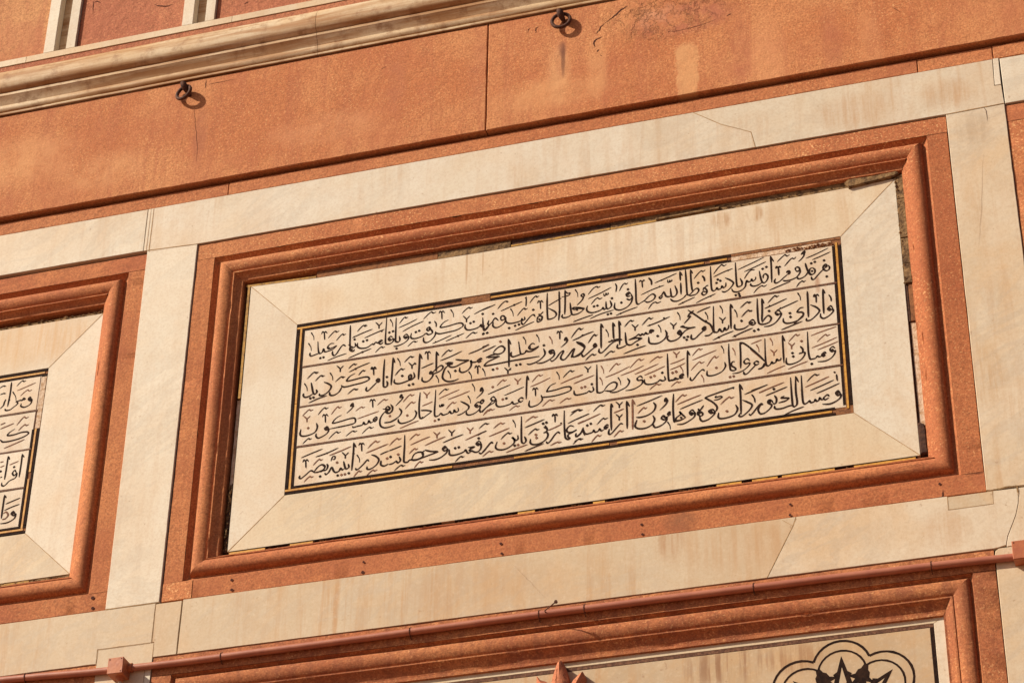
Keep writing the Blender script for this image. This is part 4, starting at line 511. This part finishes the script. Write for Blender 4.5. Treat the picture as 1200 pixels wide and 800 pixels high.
def border(parent, x0, x1, z0, z1, segs_top, segs_bot, segs_l, segs_r, miss, seed):
    """black - yellow - black stone rules; segs are the surviving yellow pieces, miss where the black is lost too"""
    w = .0112; y = .0384
    def band(horizontal, a, b, lo, name, mat, yy, hh, sd_): 
        if horizontal: return bar(name, a, b, lo, lo+hh, yy, .07, mat, parent, .0007, sd_, .0004, .02)
        return bar(name, lo, lo+hh, a, b, yy, .07, mat, parent, .0007, sd_, .0004, .02)
    W3 = .0345; b1 = .0118; g1 = .0080
    for hz, lo, out, segs, ends in ((1, z1-W3, 1, segs_top, (x0, x1)), (1, z0, -1, segs_bot, (x0, x1)), (0, x0, -1, segs_l, (z0, z1)), (0, x1-W3, 1, segs_r, (z0, z1))):
        e0, e1 = ends; m = 0 if hz else W3+.0006
        key = 'T' if (hz and out > 0) else 'B' if hz else 'L' if out < 0 else 'R'
        for (p, q) in miss.get(key, [(e0, e1)]):
            band(hz, max(p, e0+m), min(q, e1-m), lo+.0010, 'black_inlay_strip', M_BLACK, y, b1-.0022, seed); band(hz, max(p, e0+m), min(q, e1-m), lo+W3-b1+.0010, 'black_inlay_strip', M_BLACK, y+.0001, b1-.0022, seed+1)
        band(hz, e0+m, e1-m, lo+.0010, 'inlay_bed', M_RUST, y+.0022, W3-.002, seed+2)
        for k, (p, q) in enumerate(segs): band(hz, max(p, e0+m*.62), min(q, e1-m*.62), lo+b1+.0014, 'yellow_inlay_strip', M_GOLD, y-.0002, g1, seed+3+k)
bx0, bx1, bz0, bz1 = -1.0445, 1.0065, 6.0675, 6.8040
border(pan, bx0, bx1, bz0, bz1, [(-1.05, -.686), (-.6845, -.508), (-.287, -.062), (.002, .129), (.230, .512), (.534, .596)],
       [(-1.05, -.72), (-.7185, -.415), (-.188, -.02), (-.0185, .155), (.184, .55), (.5515, .934)], [(6.06, 6.45), (6.4515, 6.81)], [(6.085, 6.35), (6.3515, 6.782)],
       {'T': [(bx0, -.400), (-.288, .610)], 'B': [(bx0, .945)]}, 120)
bar('inlay_bed', -.400, -.290, 6.7745, 6.8015, .0392, .07, M_RUST, pan, seed=140)
bar('inlay_bed', .612, 1.005, 6.7935, 6.8035, .0388, .07, M_RUST, pan, .0012, seed=141)
bar('plaster_fill', .612, .9715, 6.7725, 6.7925, .0392, .07, M_PLAST, pan, .003, seed=142, step=.01)
crumbs(pan, 'mortar_crumbs', .80, .975, 6.771, 6.786, .037, .040, 60, .006, M_RUST, 1)
# outer yellow and black line, mostly broken
def worn(parent, hz, a, b, lo, h, mat, y, name, seed, jit=.0012): 
    return bar(name, *( (a, b, lo, lo+h) if hz else (lo, lo+h, a, b)), y, .07, mat, parent, jit, seed, .0005, .015)
o_x0, o_x1, o_z0, o_z1 = -1.2470, 1.2155, 5.8660, 7.0175
topbed(pan, -1.268, -.984, .0030, .0095, M_GOLD2, .040, 'yellow_inlay_strip', 150); topbed(pan, -1.27, .62, .0002, .0027, M_BLACK, .0405, 'black_inlay_strip', 151, .001)
topbed(pan, -.983, -.50, .0030, .0330, M_RUST, .043, 'mortar_bed', 152, .003); topbed(pan, -.499, -.216, .0030, .0330, M_MORT, .042, 'mortar_bed', 155, .003)
topbed(pan, -.213, .165, .0032, .0095, M_GOLD2, .0395, 'yellow_inlay_strip', 153); topbed(pan, -.213, .165, .0130, .0250, M_DARK, .046, 'mortar_bed', 148, .002)
topbed(pan, .167, .56, .0030, .0100, M_GOLD2, .041, 'yellow_inlay_strip', 154, .002); topbed(pan, .167, .56, .0133, .0250, M_MORT, .045, 'mortar_bed', 149, .002)
topbed(pan, .562, 1.23, .0030, .0300, M_MORT, .044, 'mortar_bed', 147, .003)
slab('mortar_lump', [(.34, ztop(.34)+.006), (.50, ztop(.5)+.006), (.575, ztop(.575)+.008), (.580, ztop(.58)+.016), (.50, ztop(.5)+.017), (.34, ztop(.34)+.016)], .033, .07, M_MORT, pan, .002, .002, .012, 186)
worn(pan, 0, 6.515, 7.02, o_x0-.0145, .0105, M_GOLD2, .040, 'yellow_inlay_strip', 156, .002); worn(pan, 0, 5.87, 7.02, o_x0-.0035, .0030, M_BLACK, .0405, 'black_inlay_strip', 157)
worn(pan, 0, 6.15, 6.513, o_x0-.0205, .0160, M_PLAST, .050, 'mortar_bed', 158, .003); worn(pan, 0, 5.87, 6.148, o_x0-.0200, .0150, M_DARK, .047, 'mortar_bed', 159, .003)
crumbs(pan, 'mortar_crumbs', o_x0-.019, o_x0-.005, 5.87, 6.15, .040, .050, 90, .006, M_MORT, 2)
for a, b in ((-1.240, -1.103), (-1.009, -.922), (-.171, -.110), (.097, .139), (.528, .614), (.650, .737), (.752, .93), (.995, 1.200)): worn(pan, 1, a, b, o_z0-.0165, .0115, M_GOLD, .036, 'yellow_inlay_strip', 160+int(a*50))
for a, b in ((-1.24, -.45), (-.40, .30), (.33, 1.205)): worn(pan, 1, a, b, o_z0-.0045, .0040, M_BLACK, .0365, 'black_inlay_strip', 170+int(a*9), .0018)
worn(pan, 1, -1.245, 1.21, o_z0-.0290, .0240, M_DARK, .046, 'mortar_bed', 177, .003)
crumbs(pan, 'mortar_crumbs', -1.1, 1.0, o_z0-.014, o_z0-.004, .040, .044, 160, .0045, M_MORT, 3)
for k, (a, b) in enumerate(((6.560, 6.641), (6.645, 6.751), (6.755, 6.923), (6.927, 7.030))): worn(pan, 0, a, b, o_x1+.0015, .0265, M_MORT, .034+.002*(k % 2), 'bedding_stone', 180+k, .003)
worn(pan, 0, 6.403, 6.557, o_x1+.0110, .0170, M_RUST, .040, 'bedding_stone', 187, .003); worn(pan, 0, 6.403, 6.557, o_x1+.0015, .0085, M_DARK, .041, 'mortar_bed', 188, .001)
worn(pan, 0, 5.985, 6.400, o_x1+.0070, .0210, M_PLAST, .046, 'mortar_bed', 181, .002); worn(pan, 0, 5.985, 6.400, o_x1+.0010, .0045, M_DARK, .048, 'mortar_bed', 182, .001)
slab('mortar_lump', [(o_x1+.001, 5.868), (o_x1+.027, 5.868), (o_x1+.027, 5.960), (o_x1+.022, 5.982), (o_x1+.008, 5.990), (o_x1+.001, 5.986)], .030, .07, M_DARK, pan, .004, .002, .012, 183)
crumbs(pan, 'mortar_crumbs', o_x1+.0, o_x1+.006, 6.56, 7.02, .034, .040, 40, .0065, M_MORT, 4)
slab('mortar_lump', [(1.035, 7.030), (1.050, 7.005), (1.12, 7.0120), (1.215, 7.022), (1.233, 7.030), (1.225, 7.044), (1.13, 7.040), (1.05, 7.042)], .026, .07, M_MORT, pan, .004, .003, .012, 184)
crumbs(pan, 'mortar_crumbs', .6, 1.22, 7.016, 7.026, .040, .046, 60, .004, M_MORT, 5)
# peg holes of the lower rail
def hole(parent, x, z, y, r=.0055, name='peg_hole'):
    r *= .8+.4*abs(n1(x*33, z*33, 1))
    V = []; F = []; n = 10
    for k in range(n): g = 2*math.pi*k/n; V.append((x+r*math.cos(g)*(1+.1*n1(k, x*9, 1)), y, z+r*math.sin(g)))
    F.append(list(range(n))); return mesh_obj(name, V, F, M_CRACK, parent)
for (x, z) in ((-1.2056, 5.7295), (-1.2023, 5.6902), (-0.7159, 5.7293), (-0.7170, 5.6894), (-0.2199, 5.7278), (-0.2162, 5.6892), (0.2737, 5.7279), (0.2761, 5.6898), (0.7804, 5.7270), (0.7770, 5.6870), (1.2734, 5.7275)): hole(pan, x, z, .0035)
crack([(1.2825, 5.7036), (1.2780, 5.6818), (1.2691, 5.6752)], .007, .0038, parent=pan); crack([(1.3554, 5.7468), (1.3998, 5.7493), (1.4164, 5.7499)], .003, .0038, parent=pan)
crack([(1.1375, 5.8059), (1.1938, 5.8066), (1.2556, 5.8097)], .0022, -.0045, parent=pan); crack([(1.0656, 5.7848), (1.1364, 5.7898), (1.2144, 5.7838)], .0022, -.0045, parent=pan)
crack([(1.1526, 5.9863), (1.0894, 6.0239)], .0001, .0372, parent=pan)
# --- left inscription panel
SH = -1.682-1.4190
pl = empty('inscription_panel', (SH-.025, .07, 5.6785), 'framed marble inscription panel cut off by the left edge of the picture', 'inscription', 'framed wall panels with writing')
frame(pl, CENTER['U0']+SH, CENTER['U1']+SH, CENTER['V0'], CENTER['V1'], (M_FRAME2, M_FRAME2, M_FRAME3, M_FRAME3), 33, (0, 0))
surround(pl, -4.335, -1.8605, 5.8660, 7.0080, -4.13, -2.0640, 6.0640, 6.7920, (M_SURT, M_SUR, M_PALE, M_PALE), 190)
zz = [(6.6070, 6.7650), (6.4340, 6.5990), (6.2680, 6.4300), (6.0900, 6.2600)]
for i, (a, b) in enumerate(zz): rowslab(pl, rect(-4.095, -2.0870-.003*i, a, b), i+5, 200+i)
for i, z in enumerate((6.6030, 6.4320, 6.2640)): rule(pl, (-4.095, z), (-2.086-.004*i, z), seed=5+i)
border(pl, -4.128, -2.0650, 6.0655, 6.7910, [(-4.12, -3.1), (-3.098, -2.078)], [(-4.12, -2.9), (-2.898, -2.0760)], [(6.0, 6.8)], [(6.075, 6.3), (6.33, 6.520)], {'R': [(6.0655, 6.520)]}, 210)
bar('plaster_fill', -2.088, -2.066, 6.521, 6.755, .0386, .07, M_PLAST, pl, .002, 230, step=.012)
bar('black_inlay_strip', -2.0945, -2.0900, 6.521, 6.757, .0380, .07, M_RULE, pl, .0006, 231)
worn(pl, 1, -4.3, -1.862, 7.0085, .012, M_MORT, .042, 'mortar_bed', 240, .003); worn(pl, 1, -4.3, -1.862, 5.8485, .015, M_MORT, .040, 'mortar_bed', 241, .003)
worn(pl, 1, -2.16, -2.02, 5.850, .011, M_GOLD2, .036, 'yellow_inlay_strip', 242); worn(pl, 0, 5.87, 7.0, -1.8595, .006, M_MORT, .044, 'mortar_bed', 243, .002)
crumbs(pl, 'mortar_crumbs', -2.2, -1.865, 5.851, 5.861, .036, .042, 40, .006, M_MORT, 8); crumbs(pl, 'mortar_crumbs', -2.3, -1.865, 7.010, 7.022, .036, .044, 50, .006, M_MORT, 9)
for (x, z) in ((-1.7381, 5.7337), (-1.7331, 5.6921)): hole(pl, x, z, .0035, .0075)
crack([(-1.8835, 5.7708), (-1.8407, 5.8026), (-1.8280, 5.8077)], .003, -.001, parent=pl)
# --- right neighbour, only its outer rail in view
SR = 1.6315+1.469
pr_ = empty('inscription_panel', (SR, .07, 5.6785), 'framed panel at the right edge of which only a sliver of speckled red rail shows', 'inscription', 'framed wall panels with writing')
frame(pr_, CENTER['U0']+SR, CENTER['U1']+SR, CENTER['V0'], CENTER['V1'], (M_FRAME2, M_FRAME2, M_FRAME, M_FRAME), 63, (0, 0))
surround(pr_, 1.855, 4.315, 5.8660, 7.0100, 2.06, 4.11, 6.0640, 6.8000, (M_SURT, M_SUR, M_PALE, M_PALE), 290)
for i, (a, b) in enumerate(zz): rowslab(pr_, rect(2.095, 4.075, a, b), 99, 300+i)
border(pr_, 2.0605, 4.1095, 6.0645, 6.7995, [(2.07, 4.1)], [(2.07, 4.1)], [(6.0, 6.8)], [(6.0, 6.8)], {}, 310)
# ---------------------------------------------------------------- lower panels
LOWH = 2.46
def lowpanel(shift, label, seed):
    p = empty('spandrel_panel', (shift-.025, .07, 5.4625-LOWH), label, 'panel', 'framed panels below the marble band')
    U0, U1, V0, V1 = -1.4755+shift, 1.4225+shift, 5.4625-LOWH, 5.4625
    frame(p, U0, U1, V0, V1, (M_LOW, M_LOW, M_LOW, M_LOW), seed, (.073, .073), PROFLOW)
    a, b, c, d = U0+.1935, U1-.1740, V0+.1935, V1-.1935
    w, k = .0235, .0125; wr = .0390
    for j, P in enumerate(([(a, d), (b, d), (b-wr, d-w), (a+w, d-w)], [(a, c), (b, c), (b-wr, c+w), (a+w, c+w)], [(a, c), (a, d), (a+w, d-w), (a+w, c+w)], [(b, c), (b, d), (b-wr, d-w), (b-wr, c+w)])):
        slab('marble_fillet', P, .0370, .07, M_PALE if j > 1 else M_SUR, p, .0012, .0008, seed=seed+20+j)
    a, b, c, d = a+w, b-wr, c+w, d-w
    for j, P in enumerate((rect(a, b, d-k, d), rect(a, b, c, c+k), rect(a, a+k, c+k, d-k), rect(b-k, b, c+k, d-k))): slab('dark_inlay_strip', P, .0385+.0003*(j//2), .07, M_BLACK if j > 1 else M_RULE, p, .0006, .0008, .015, seed+30+j)
    a, b, c, d = a+k+.0006, b-k-.0006, c+k+.0006, d-k-.0006
    fld = slab('marble_field', rect(a, b, c, d), .0385, .07, M_LOWM, p, .001, .0006, seed=seed+40)
    return p, fld, (a, b, c, d)
lp, fld, box_ = lowpanel(0, 'lower framed marble panel with black cusped medallion, under the conduit pipe', 43)
lowpanel(SH-.002, 'lower framed panel at the bottom left corner, beyond the small red box', 53)
lowpanel(3.115, 'lower framed panel at the bottom right corner, beyond the marble pier', 73)
# medallion inlay
nA, nB, tp = Vector((0.8200, 5.1559)), Vector((0.9982, 5.1640)), Vector((0.9180, 5.2123))
ch_ = (nA-nB).length; NL = 8; R0 = ch_/(2*math.sin(math.pi/NL)); mid = (nA+nB)/2
MC = Vector((mid.x, mid.y-R0*math.cos(math.pi/NL)))
def lobes(R, rise, seg=12):
    out = []
    for i in range(NL):
        a0 = math.pi/2+math.pi/NL-2*math.pi*i/NL; p = MC+Vector((math.cos(a0), math.sin(a0)))*R; a1 = a0-2*math.pi/NL; q = MC+Vector((math.cos(a1), math.sin(a1)))*R
        c = (p-q).length/2; h = rise*c; rr = (c*c+h*h)/(2*h); m = (p+q)/2; nrm = (m-MC).normalized(); cen = m+nrm*(h-rr)
        b0 = math.atan2(p.y-cen.y, p.x-cen.x); b1 = math.atan2(q.y-cen.y, q.x-cen.x)
        while b1 > b0: b1 -= 2*math.pi
        out.append([cen+Vector((math.cos(b0+(b1-b0)*k/seg), math.sin(b0+(b1-b0)*k/seg)))*rr for k in range(seg+1)])
    return out
for R, rise, w, nm in ((R0, .72, .0094, 'medallion_line'), (R0*.855, .80, .0080, 'medallion_line')):
    V, F = [], []
    for k, L in enumerate(lobes(R, rise)): ribbon(V, F, L, lambda t, d: w*(.88+.25*n1(t*9, k, 5)), .0381-.00003*k)
    mesh_obj(nm, V, F, M_BLACK, fld)
def inlay(name, polys, parent, y=.0379, mat=None):
    V, F = [], []
    for k, P in enumerate(polys):
        b = len(V); V += [(p[0], y-.00003*k, p[1]) for p in P]; F.append([b+i for i in range(len(P))])
    return mesh_obj(name, V, F, mat or M_BLACK, parent)
for i in range(NL):
    a = math.pi/2-2*math.pi*i/NL; d = Vector((math.cos(a), math.sin(a))); n = Vector((-d.y, d.x))
    q = lambda r, s: tuple(MC+d*R0*r+n*R0*s)
    inlay('petal', [[q(.97, 0), q(.86, .035), q(.74, .07), q(.70, .13), q(.66, .10), q(.55, .13), q(.35, .06), q(.2, .02), q(.2, -.02), q(.35, -.06), q(.55, -.13), q(.66, -.10), q(.70, -.13), q(.74, -.07), q(.86, -.035)]], fld)
    inlay('petal_eye', [[q(.80, 0), q(.70, .022), q(.58, .05), q(.42, .02), q(.42, -.02), q(.58, -.05), q(.70, -.022)]], fld, .0377, M_LOWM)
    a += math.pi/NL; d = Vector((math.cos(a), math.sin(a))); n = Vector((-d.y, d.x))
    q = lambda r, s: tuple(MC+d*R0*r+n*R0*s)
    inlay('bud', [[q(.87, -.03), q(.87, .03), q(.80, .05), q(.77, .085), q(.70, .10), q(.66, .17), q(.635, .15), q(.63, .08), q(.56, .10), q(.53, .07), q(.58, .02), q(.56, -.02), q(.51, -.08), q(.56, -.11), q(.63, -.08), q(.635, -.15), q(.66, -.17), q(.70, -.10), q(.77, -.085), q(.80, -.05)]], fld)
# carved finial
fin = empty('carved_finial', ((-0.0084, 5.1753)[0], .038, (-0.0078, 4.9936)[1]), 'carved red sandstone lily finial in front of the lower panel', 'finial')
def petal(pts, ridge, y0, yr, name='petal'):
    """outline pts closed, ridge line raised; front bulges, sides go back"""
    V, F = [], []; n = len(pts)
    V += [(p[0], .040, p[1]) for p in pts]; V += [(p[0], y0, p[1]) for p in pts]
    rg = [Vector(r) for r in ridge]
    for i in range(n): F.append([i, (i+1) % n, n+(i+1) % n, n+i])
    mid_ = []
    for p in pts:
        P = Vector(p); c = min(rg, key=lambda r: (r-P).length); m = P.lerp(c, .35); mid_.append((m.x, y0-.006, m.y))
    V += mid_
    for i in range(n): F.append([n+i, n+(i+1) % n, 2*n+(i+1) % n, 2*n+i])
    idx = []
    for p in pts:
        P = Vector(p); k = min(range(len(rg)), key=lambda r: (rg[r]-P).length); idx.append(k)
    b = len(V); V += [(r.x, yr, r.y) for r in rg]
    for i in range(n):
        j = (i+1) % n
        F.append([2*n+i, 2*n+j, b+idx[j]] if idx[i] == idx[j] else [2*n+i, 2*n+j, b+idx[j], b+idx[i]])
    return mesh_obj(name, V, F, M_CARVE, fin, smooth=50)
Q = lambda *L: L
petal([(-0.0072, 5.2584), (0.0015, 5.2495), (0.0088, 5.2254), (0.0175, 5.1935), (0.0233, 5.1529), (0.0291, 5.1035), (0.0177, 5.0565), (-0.0080, 5.0356), (-0.0339, 5.0629), (-0.0456, 5.1129), (-0.0416, 5.1612), (-0.0345, 5.1971), (-0.0260, 5.2268), (-0.0174, 5.2520)],
      [(-0.0078, 5.2461), (-0.0086, 5.2215), (-0.0085, 5.1876), (-0.0083, 5.1447), (-0.0082, 5.0960), (-0.0080, 5.0597)], .002, -.012)
petal([(0.0665, 5.2117), (0.0723, 5.1956), (0.0694, 5.1776), (0.0578, 5.1607), (0.0463, 5.1317), (0.0291, 5.0974), (0.0062, 5.0700), (0.0090, 5.1181), (0.0204, 5.1594), (0.0348, 5.1851), (0.0521, 5.2013)],
      [(0.0636, 5.1998), (0.0521, 5.1798), (0.0348, 5.1453), (0.0176, 5.1049)], .008, -.003)
petal([(-0.0898, 5.2166), (-0.0781, 5.1996), (-0.0577, 5.1909), (-0.0402, 5.1733), (-0.0256, 5.1408), (-0.0196, 5.0732), (-0.0456, 5.1007), (-0.0660, 5.1337), (-0.0807, 5.1662), (-0.0896, 5.1919)],
      [(-0.0809, 5.1969), (-0.0633, 5.1701), (-0.0458, 5.1403), (-0.0283, 5.1016)], .008, -.003)
petal([(-0.0367, 5.0512), (-0.0080, 5.0597), (0.0234, 5.0438), (0.0320, 5.0187), (0.0150, 4.9909), (-0.0078, 4.9817), (-0.0307, 4.9964), (-0.0480, 5.0285)], [(-0.0194, 5.0250), (0.0035, 5.0222)], .005, -.025, 'collar')
for P, w in (([(-0.0144, 5.2346), (-0.0172, 5.2010), (-0.0199, 5.1584)], .006), ([(0.0001, 5.2296), (0.0031, 5.1953), (0.0061, 5.1551)], .006), ([(0.0608, 5.1971), (0.0492, 5.1771), (0.0377, 5.1541)], .004), ([(-0.0810, 5.2031), (-0.0663, 5.1797), (-0.0517, 5.1563)], .004)):
    crack(P, w, -.0085 if w > .005 else .0015, mat=plain('carved_groove', (.20, .06, .03), None, .9, bump=0), parent=fin)
# ---------------------------------------------------------------- cornice
cor = empty('cornice_moulding', (-.3, .03, 8.07), 'cream marble roll moulding with brown grime running along the top of the red slabs', 'moulding')
CP = [(.060, 8.0700), (-.018, 8.0700), (-.0235, 8.0690), (-.0250, 8.0740), (-.0235, 8.0790), (-.0195, 8.0805), (-.0195, 8.0835), (-.0245, 8.0850), (-.0290, 8.0910), (-.0305, 8.1000), (-.0300, 8.1080), (-.0285, 8.1130),
      (-.0305, 8.1180), (-.0355, 8.1290), (-.0420, 8.1395), (-.0475, 8.1480), (-.0490, 8.1500), (-.0490, 8.1620), (-.0470, 8.1640), (-.0430, 8.1655), (-.0480, 8.1680), (-.0580, 8.1730), (-.0650, 8.1820), (-.0690, 8.1960), (-.0700, 8.2130),
      (-.0680, 8.2350), (-.0640, 8.2520), (-.0570, 8.2690), (-.0460, 8.2830), (-.0330, 8.2910), (-.0200, 8.2930), (.060, 8.2930)]
cx = [-5.6, -3.3, -1.02, 1.2, 3.2, 5.0]
for i in range(5):
    V, F = [], []; n = 70
    for k in range(n+1):
        s = cx[i]+.0008+(cx[i+1]-cx[i]-.0016)*k/n
        for (y, z) in CP: V.append((s, y+.0012*n1(s*4, z*30, 2)+.0006*n1(s*30, z*60, 5), z+.0010*n1(s*3, z*4, 9)))
    m = len(CP)
    for k in range(n):
        for j in range(m-1): F.append([k*m+j, (k+1)*m+j, (k+1)*m+j+1, k*m+j+1])
    F.append(list(range(m))); F.append([n*m+j for j in range(m)][::-1])
    mesh_obj('cornice_length', V, F, M_CORN, cor, smooth=34)
# ---------------------------------------------------------------- niches above
nic = empty('niche_panelling', (-.3, .05, 8.29), 'row of recessed red panels divided by pairs of cream marble bars above the cornice', 'panelling')
bar('sandstone_strip', -5.6, 5.0, 8.280, 8.3325, -.0235, .07, M_PANEL, nic, .0012, 400)
lx = [-5.6, -4.1, -2.475+.26+.02, -.9-.1+.23-.73+.35, .9, 2.6, 5.0]
lx = [-5.6, -4.0, (-2.3409, 8.3668)[0], (-1.4102, 8.3599)[0], .55, 2.3, 5.0]
for i in range(6): bar('marble_ledge', lx[i]+.0007, lx[i+1]-.0007, 8.3332, 8.3655, -.0270, .07, M_CORNT, nic, .0006, 401+i)
bar('marble_ledge', -5.6, 5.0, 9.50, 9.56, -.028, .07, M_PALE, nic, .0006, 409); bar('sandstone_slab', -5.6, 5.0, 9.563, 9.9, -.03, .07, M_SLAB, nic, .001, 410)
P0 = -2.2640; PER = .6285
for i in range(-5, 12):
    a = P0+PER*i; k = i+5
    if a < -5.4 or a > 4.6: continue
    bar('marble_bar', a, a+.0475, 8.3662, 9.498, -.0270, .07, M_PALE, nic, .0008, 420+k)
    bar('marble_slot', a+.0483, a+.1024, 8.3662, 9.498, .012, .07, M_CORN, nic, .0008, 440+k)
    bar('marble_bar', a+.1030, a+.1440, 8.3662, 9.498, -.0270, .07, M_PALE, nic, .0008, 460+k)
    slab('red_panel', rect(a+.1450, a+PER-.0010, 8.3500, 9.4990), -.0130, .07, M_PANEL2 if i == -1 else M_PANEL, nic, .003, .0015, seed=480+k)
crack([(-2.0670, 8.6122), (-2.0514, 8.6132), (-2.0345, 8.6043)], .006, -.0142, parent=nic); crack([(-1.7801, 8.5300), (-1.7554, 8.5159), (-1.7235, 8.5067), (-1.6931, 8.5111)], .008, -.0142, parent=nic)
crack([(-2.0688, 8.6271), (-2.0682, 8.5885), (-2.0635, 8.5491)], .004, -.0142, parent=nic); crack([(-1.3689, 8.4317), (-1.3507, 8.4413)], .005, -.0142, parent=nic)
# ---------------------------------------------------------------- iron rings
def iron_ring(c, yc, R, tilt, eye, label, tw=0):
    x, z = c; e = empty('iron_ring', (eye[-1][0], -.016, eye[-1][2]), label, 'ring', 'iron rings hanging under the cornice')
    V, F = [], []; n = 36; sg = 10; rt = .0072
    for i in range(n):
        a = 2*math.pi*i/n; q = Vector((math.cos(a), 0, math.sin(a)))
        rot = Matrix.Rotation(tw, 3, 'Z') @ Matrix.Rotation(tilt, 3, 'X')
        for k in range(sg):
            g = 2*math.pi*k/sg; rr = rt*(1+.12*n1(i*.7, k, 4)); p = q*(R+rr*math.cos(g))+Vector((0, rr*math.sin(g), 0)); p = rot @ p
            V.append((x+p.x, yc+p.y, z+p.z))
    for i in range(n):
        for k in range(sg): F.append([i*sg+k, ((i+1) % n)*sg+k, ((i+1) % n)*sg+(k+1) % sg, i*sg+(k+1) % sg])
    mesh_obj('ring', V, F, M_IRON, e, smooth=60)
    V, F = [], []; pts = [Vector(p) for p in eye]
    S = [pts[0].lerp(pts[1], t/5) for t in range(5)]+[pts[1].lerp(pts[2], t/5) for t in range(6)] if len(pts) == 3 else pts
    tube(V, F, S, lambda t: .0075+.0065*math.sin(math.pi*min(1, .15+t)), 10)
    mesh_obj('eye_pin', V, F, M_IRON, e, smooth=60)
    return e
c1 = (-1.5846, 7.9881); iron_ring(c1, -.040, .0330, math.radians(-6), [(c1[0]-.002, -.056, c1[1]+.042), (c1[0]+.006, -.048, c1[1]+.020), (c1[0]+.018, -.014, c1[1]-.004)], 'rusty iron ring hanging near the left end of the cornice', -.25)
c2_ = (-0.0020, 7.9921); iron_ring(c2_, -.038, .0360, math.radians(-5), [(c2_[0]-.004, -.054, c2_[1]+.044), (c2_[0]+.002, -.046, c2_[1]+.020), (c2_[0]+.010, -.014, c2_[1]+.000)], 'rusty iron ring with a dark rust streak running down the slab below it', .05)
# ---------------------------------------------------------------- conduit
PY, PR = -.0095, .0125
pipe = empty('conduit_pipe', (0, PY, 5.43), 'thin red painted conduit pipe running across under the lower marble band', 'pipe')
pp = [Vector((a, PY, b+.0095)) for a, b in ((-4.6, 5.452), (-3.0, 5.4450), (-2.047, 5.4370), (-1.652, 5.4180), (-1.396, 5.4150), (-.771, 5.4165), (-.169, 5.4215), (.413, 5.4205), (1.139, 5.4165), (1.486, 5.4090), (1.525, 5.4080))]
V, F = [], []; sp = []
for i in range(len(pp)-1):
    for k in range(8): sp.append(pp[i].lerp(pp[i+1], k/8))
sp.append(pp[-1]); sm = [sp[max(0, i-3)]*.2+sp[max(0, i-1)]*.3+sp[min(len(sp)-1, i+1)]*.3+sp[min(len(sp)-1, i+3)]*.2 for i in range(len(sp))]
tube(V, F, [p+Vector((0, 0, .0012*n1(p.x*5, 0, 1))) for p in sm], PR, 16); mesh_obj('pipe_run', V, F, M_PIPE, pipe, smooth=60)
zp = lambda x: min(sm, key=lambda p: abs(p.x-x)).z
for x in ((-1.9537, 5.4547)[0], (-1.2124, 5.4333)[0], (-0.5284, 5.4258)[0], (-0.0770, 5.4343)[0], (0.0787, 5.4286)[0], (0.6471, 5.4213)[0], (1.2234, 5.4195)[0]):
    V, F = [], []
    tube(V, F, [Vector((x, PY+(PR+.0014)*math.cos(a), zp(x)+(PR+.0014)*math.sin(a))) for a in [math.pi*2*k/14 for k in range(15)]], .0014, 6)
    tube(V, F, [Vector((x, .004, zp(x)+.017)), Vector((x+.001, -.008, zp(x)+.018)), Vector((x+.003, PY, zp(x)+.0135))], .0016, 6)
    tube(V, F, [Vector((x, -.010, zp(x)-.014)), Vector((x+.001, -.006, zp(x)-.022)), Vector((x, .006, zp(x)-.022))], .0016, 6)
    mesh_obj('wire_tie', V, F, M_IRON, pipe, smooth=60)
def jbox(x0, x1, z0, z1, yf, label, tail):
    e = empty('junction_box', ((x0+x1)/2, 0, z0), label, 'junction box', 'red junction boxes on the conduit')
    slab('box_body', rect(x0, x1, z0, z1), yf+.004, -.0005, M_BOX, e, .0022, .0002, seed=5); slab('box_lid', rect(x0-.0008, x1+.0008, z0-.0008, z1+.0008), yf, yf+.0036, M_BOX, e, .0015, .0004, seed=6)
    for sx, sz in ((x0+.006, z1-.006), (x1-.006, z1-.006), (x1-.006, z0+.006)): hole(e, sx, sz, yf-.0004, .0028, 'screw_head')
    if tail:
        V, F = [], []; xm = (x0+x1)/2+.004; tube(V, F, [(xm, -.02, z0-.010), (xm, -.02, 3.0)], .0065, 10); mesh_obj('drop_conduit', V, F, M_PALE, e, smooth=60)
        V, F = [], []; tube(V, F, [(xm, -.024, z0+.002), (xm, -.023, z0-.014)], lambda t: .016-.005*t, 12); mesh_obj('gland', V, F, M_BOX, e, smooth=60)
    V, F = [], []; tube(V, F, [(x1-.002, PY-.002, zp(x1)), (x1+.014, PY-.002, zp(x1)+.0004)], .0165, 14); mesh_obj('gland', V, F, M_BOX, e, smooth=60)
jbox(-1.6130, -1.5570, 5.3870, 5.4460, -.062, 'small square red box on the conduit over the left marble pier, its drop pipe below', True)
jbox(1.4850, 1.5450, 5.3900, 5.4530, -.050, 'small red box closing the right end of the conduit at the picture edge', False)
# bent nail
na, nb = (-0.0521, 5.4315), (-0.0020, 5.4338)
nail = empty('bent_nail', (na[0], -.03, na[1]), 'dark round headed nail sticking out above the conduit pipe', 'nail')
V, F = [], []; tube(V, F, [(na[0]-.004, .004, na[1]-.004), (na[0], -.03, na[1]), (nb[0], -.075, nb[1])], .0022, 8); mesh_obj('shank', V, F, M_IRON, nail, smooth=60)
V, F = [], []; tube(V, F, [(nb[0], -.073, nb[1]), (nb[0]+.0015, -.079, nb[1]+.0008)], lambda t: .0062-.001*t, 10); mesh_obj('head', V, F, M_IRON, nail, smooth=60)
scene.cycles.use_denoising = True
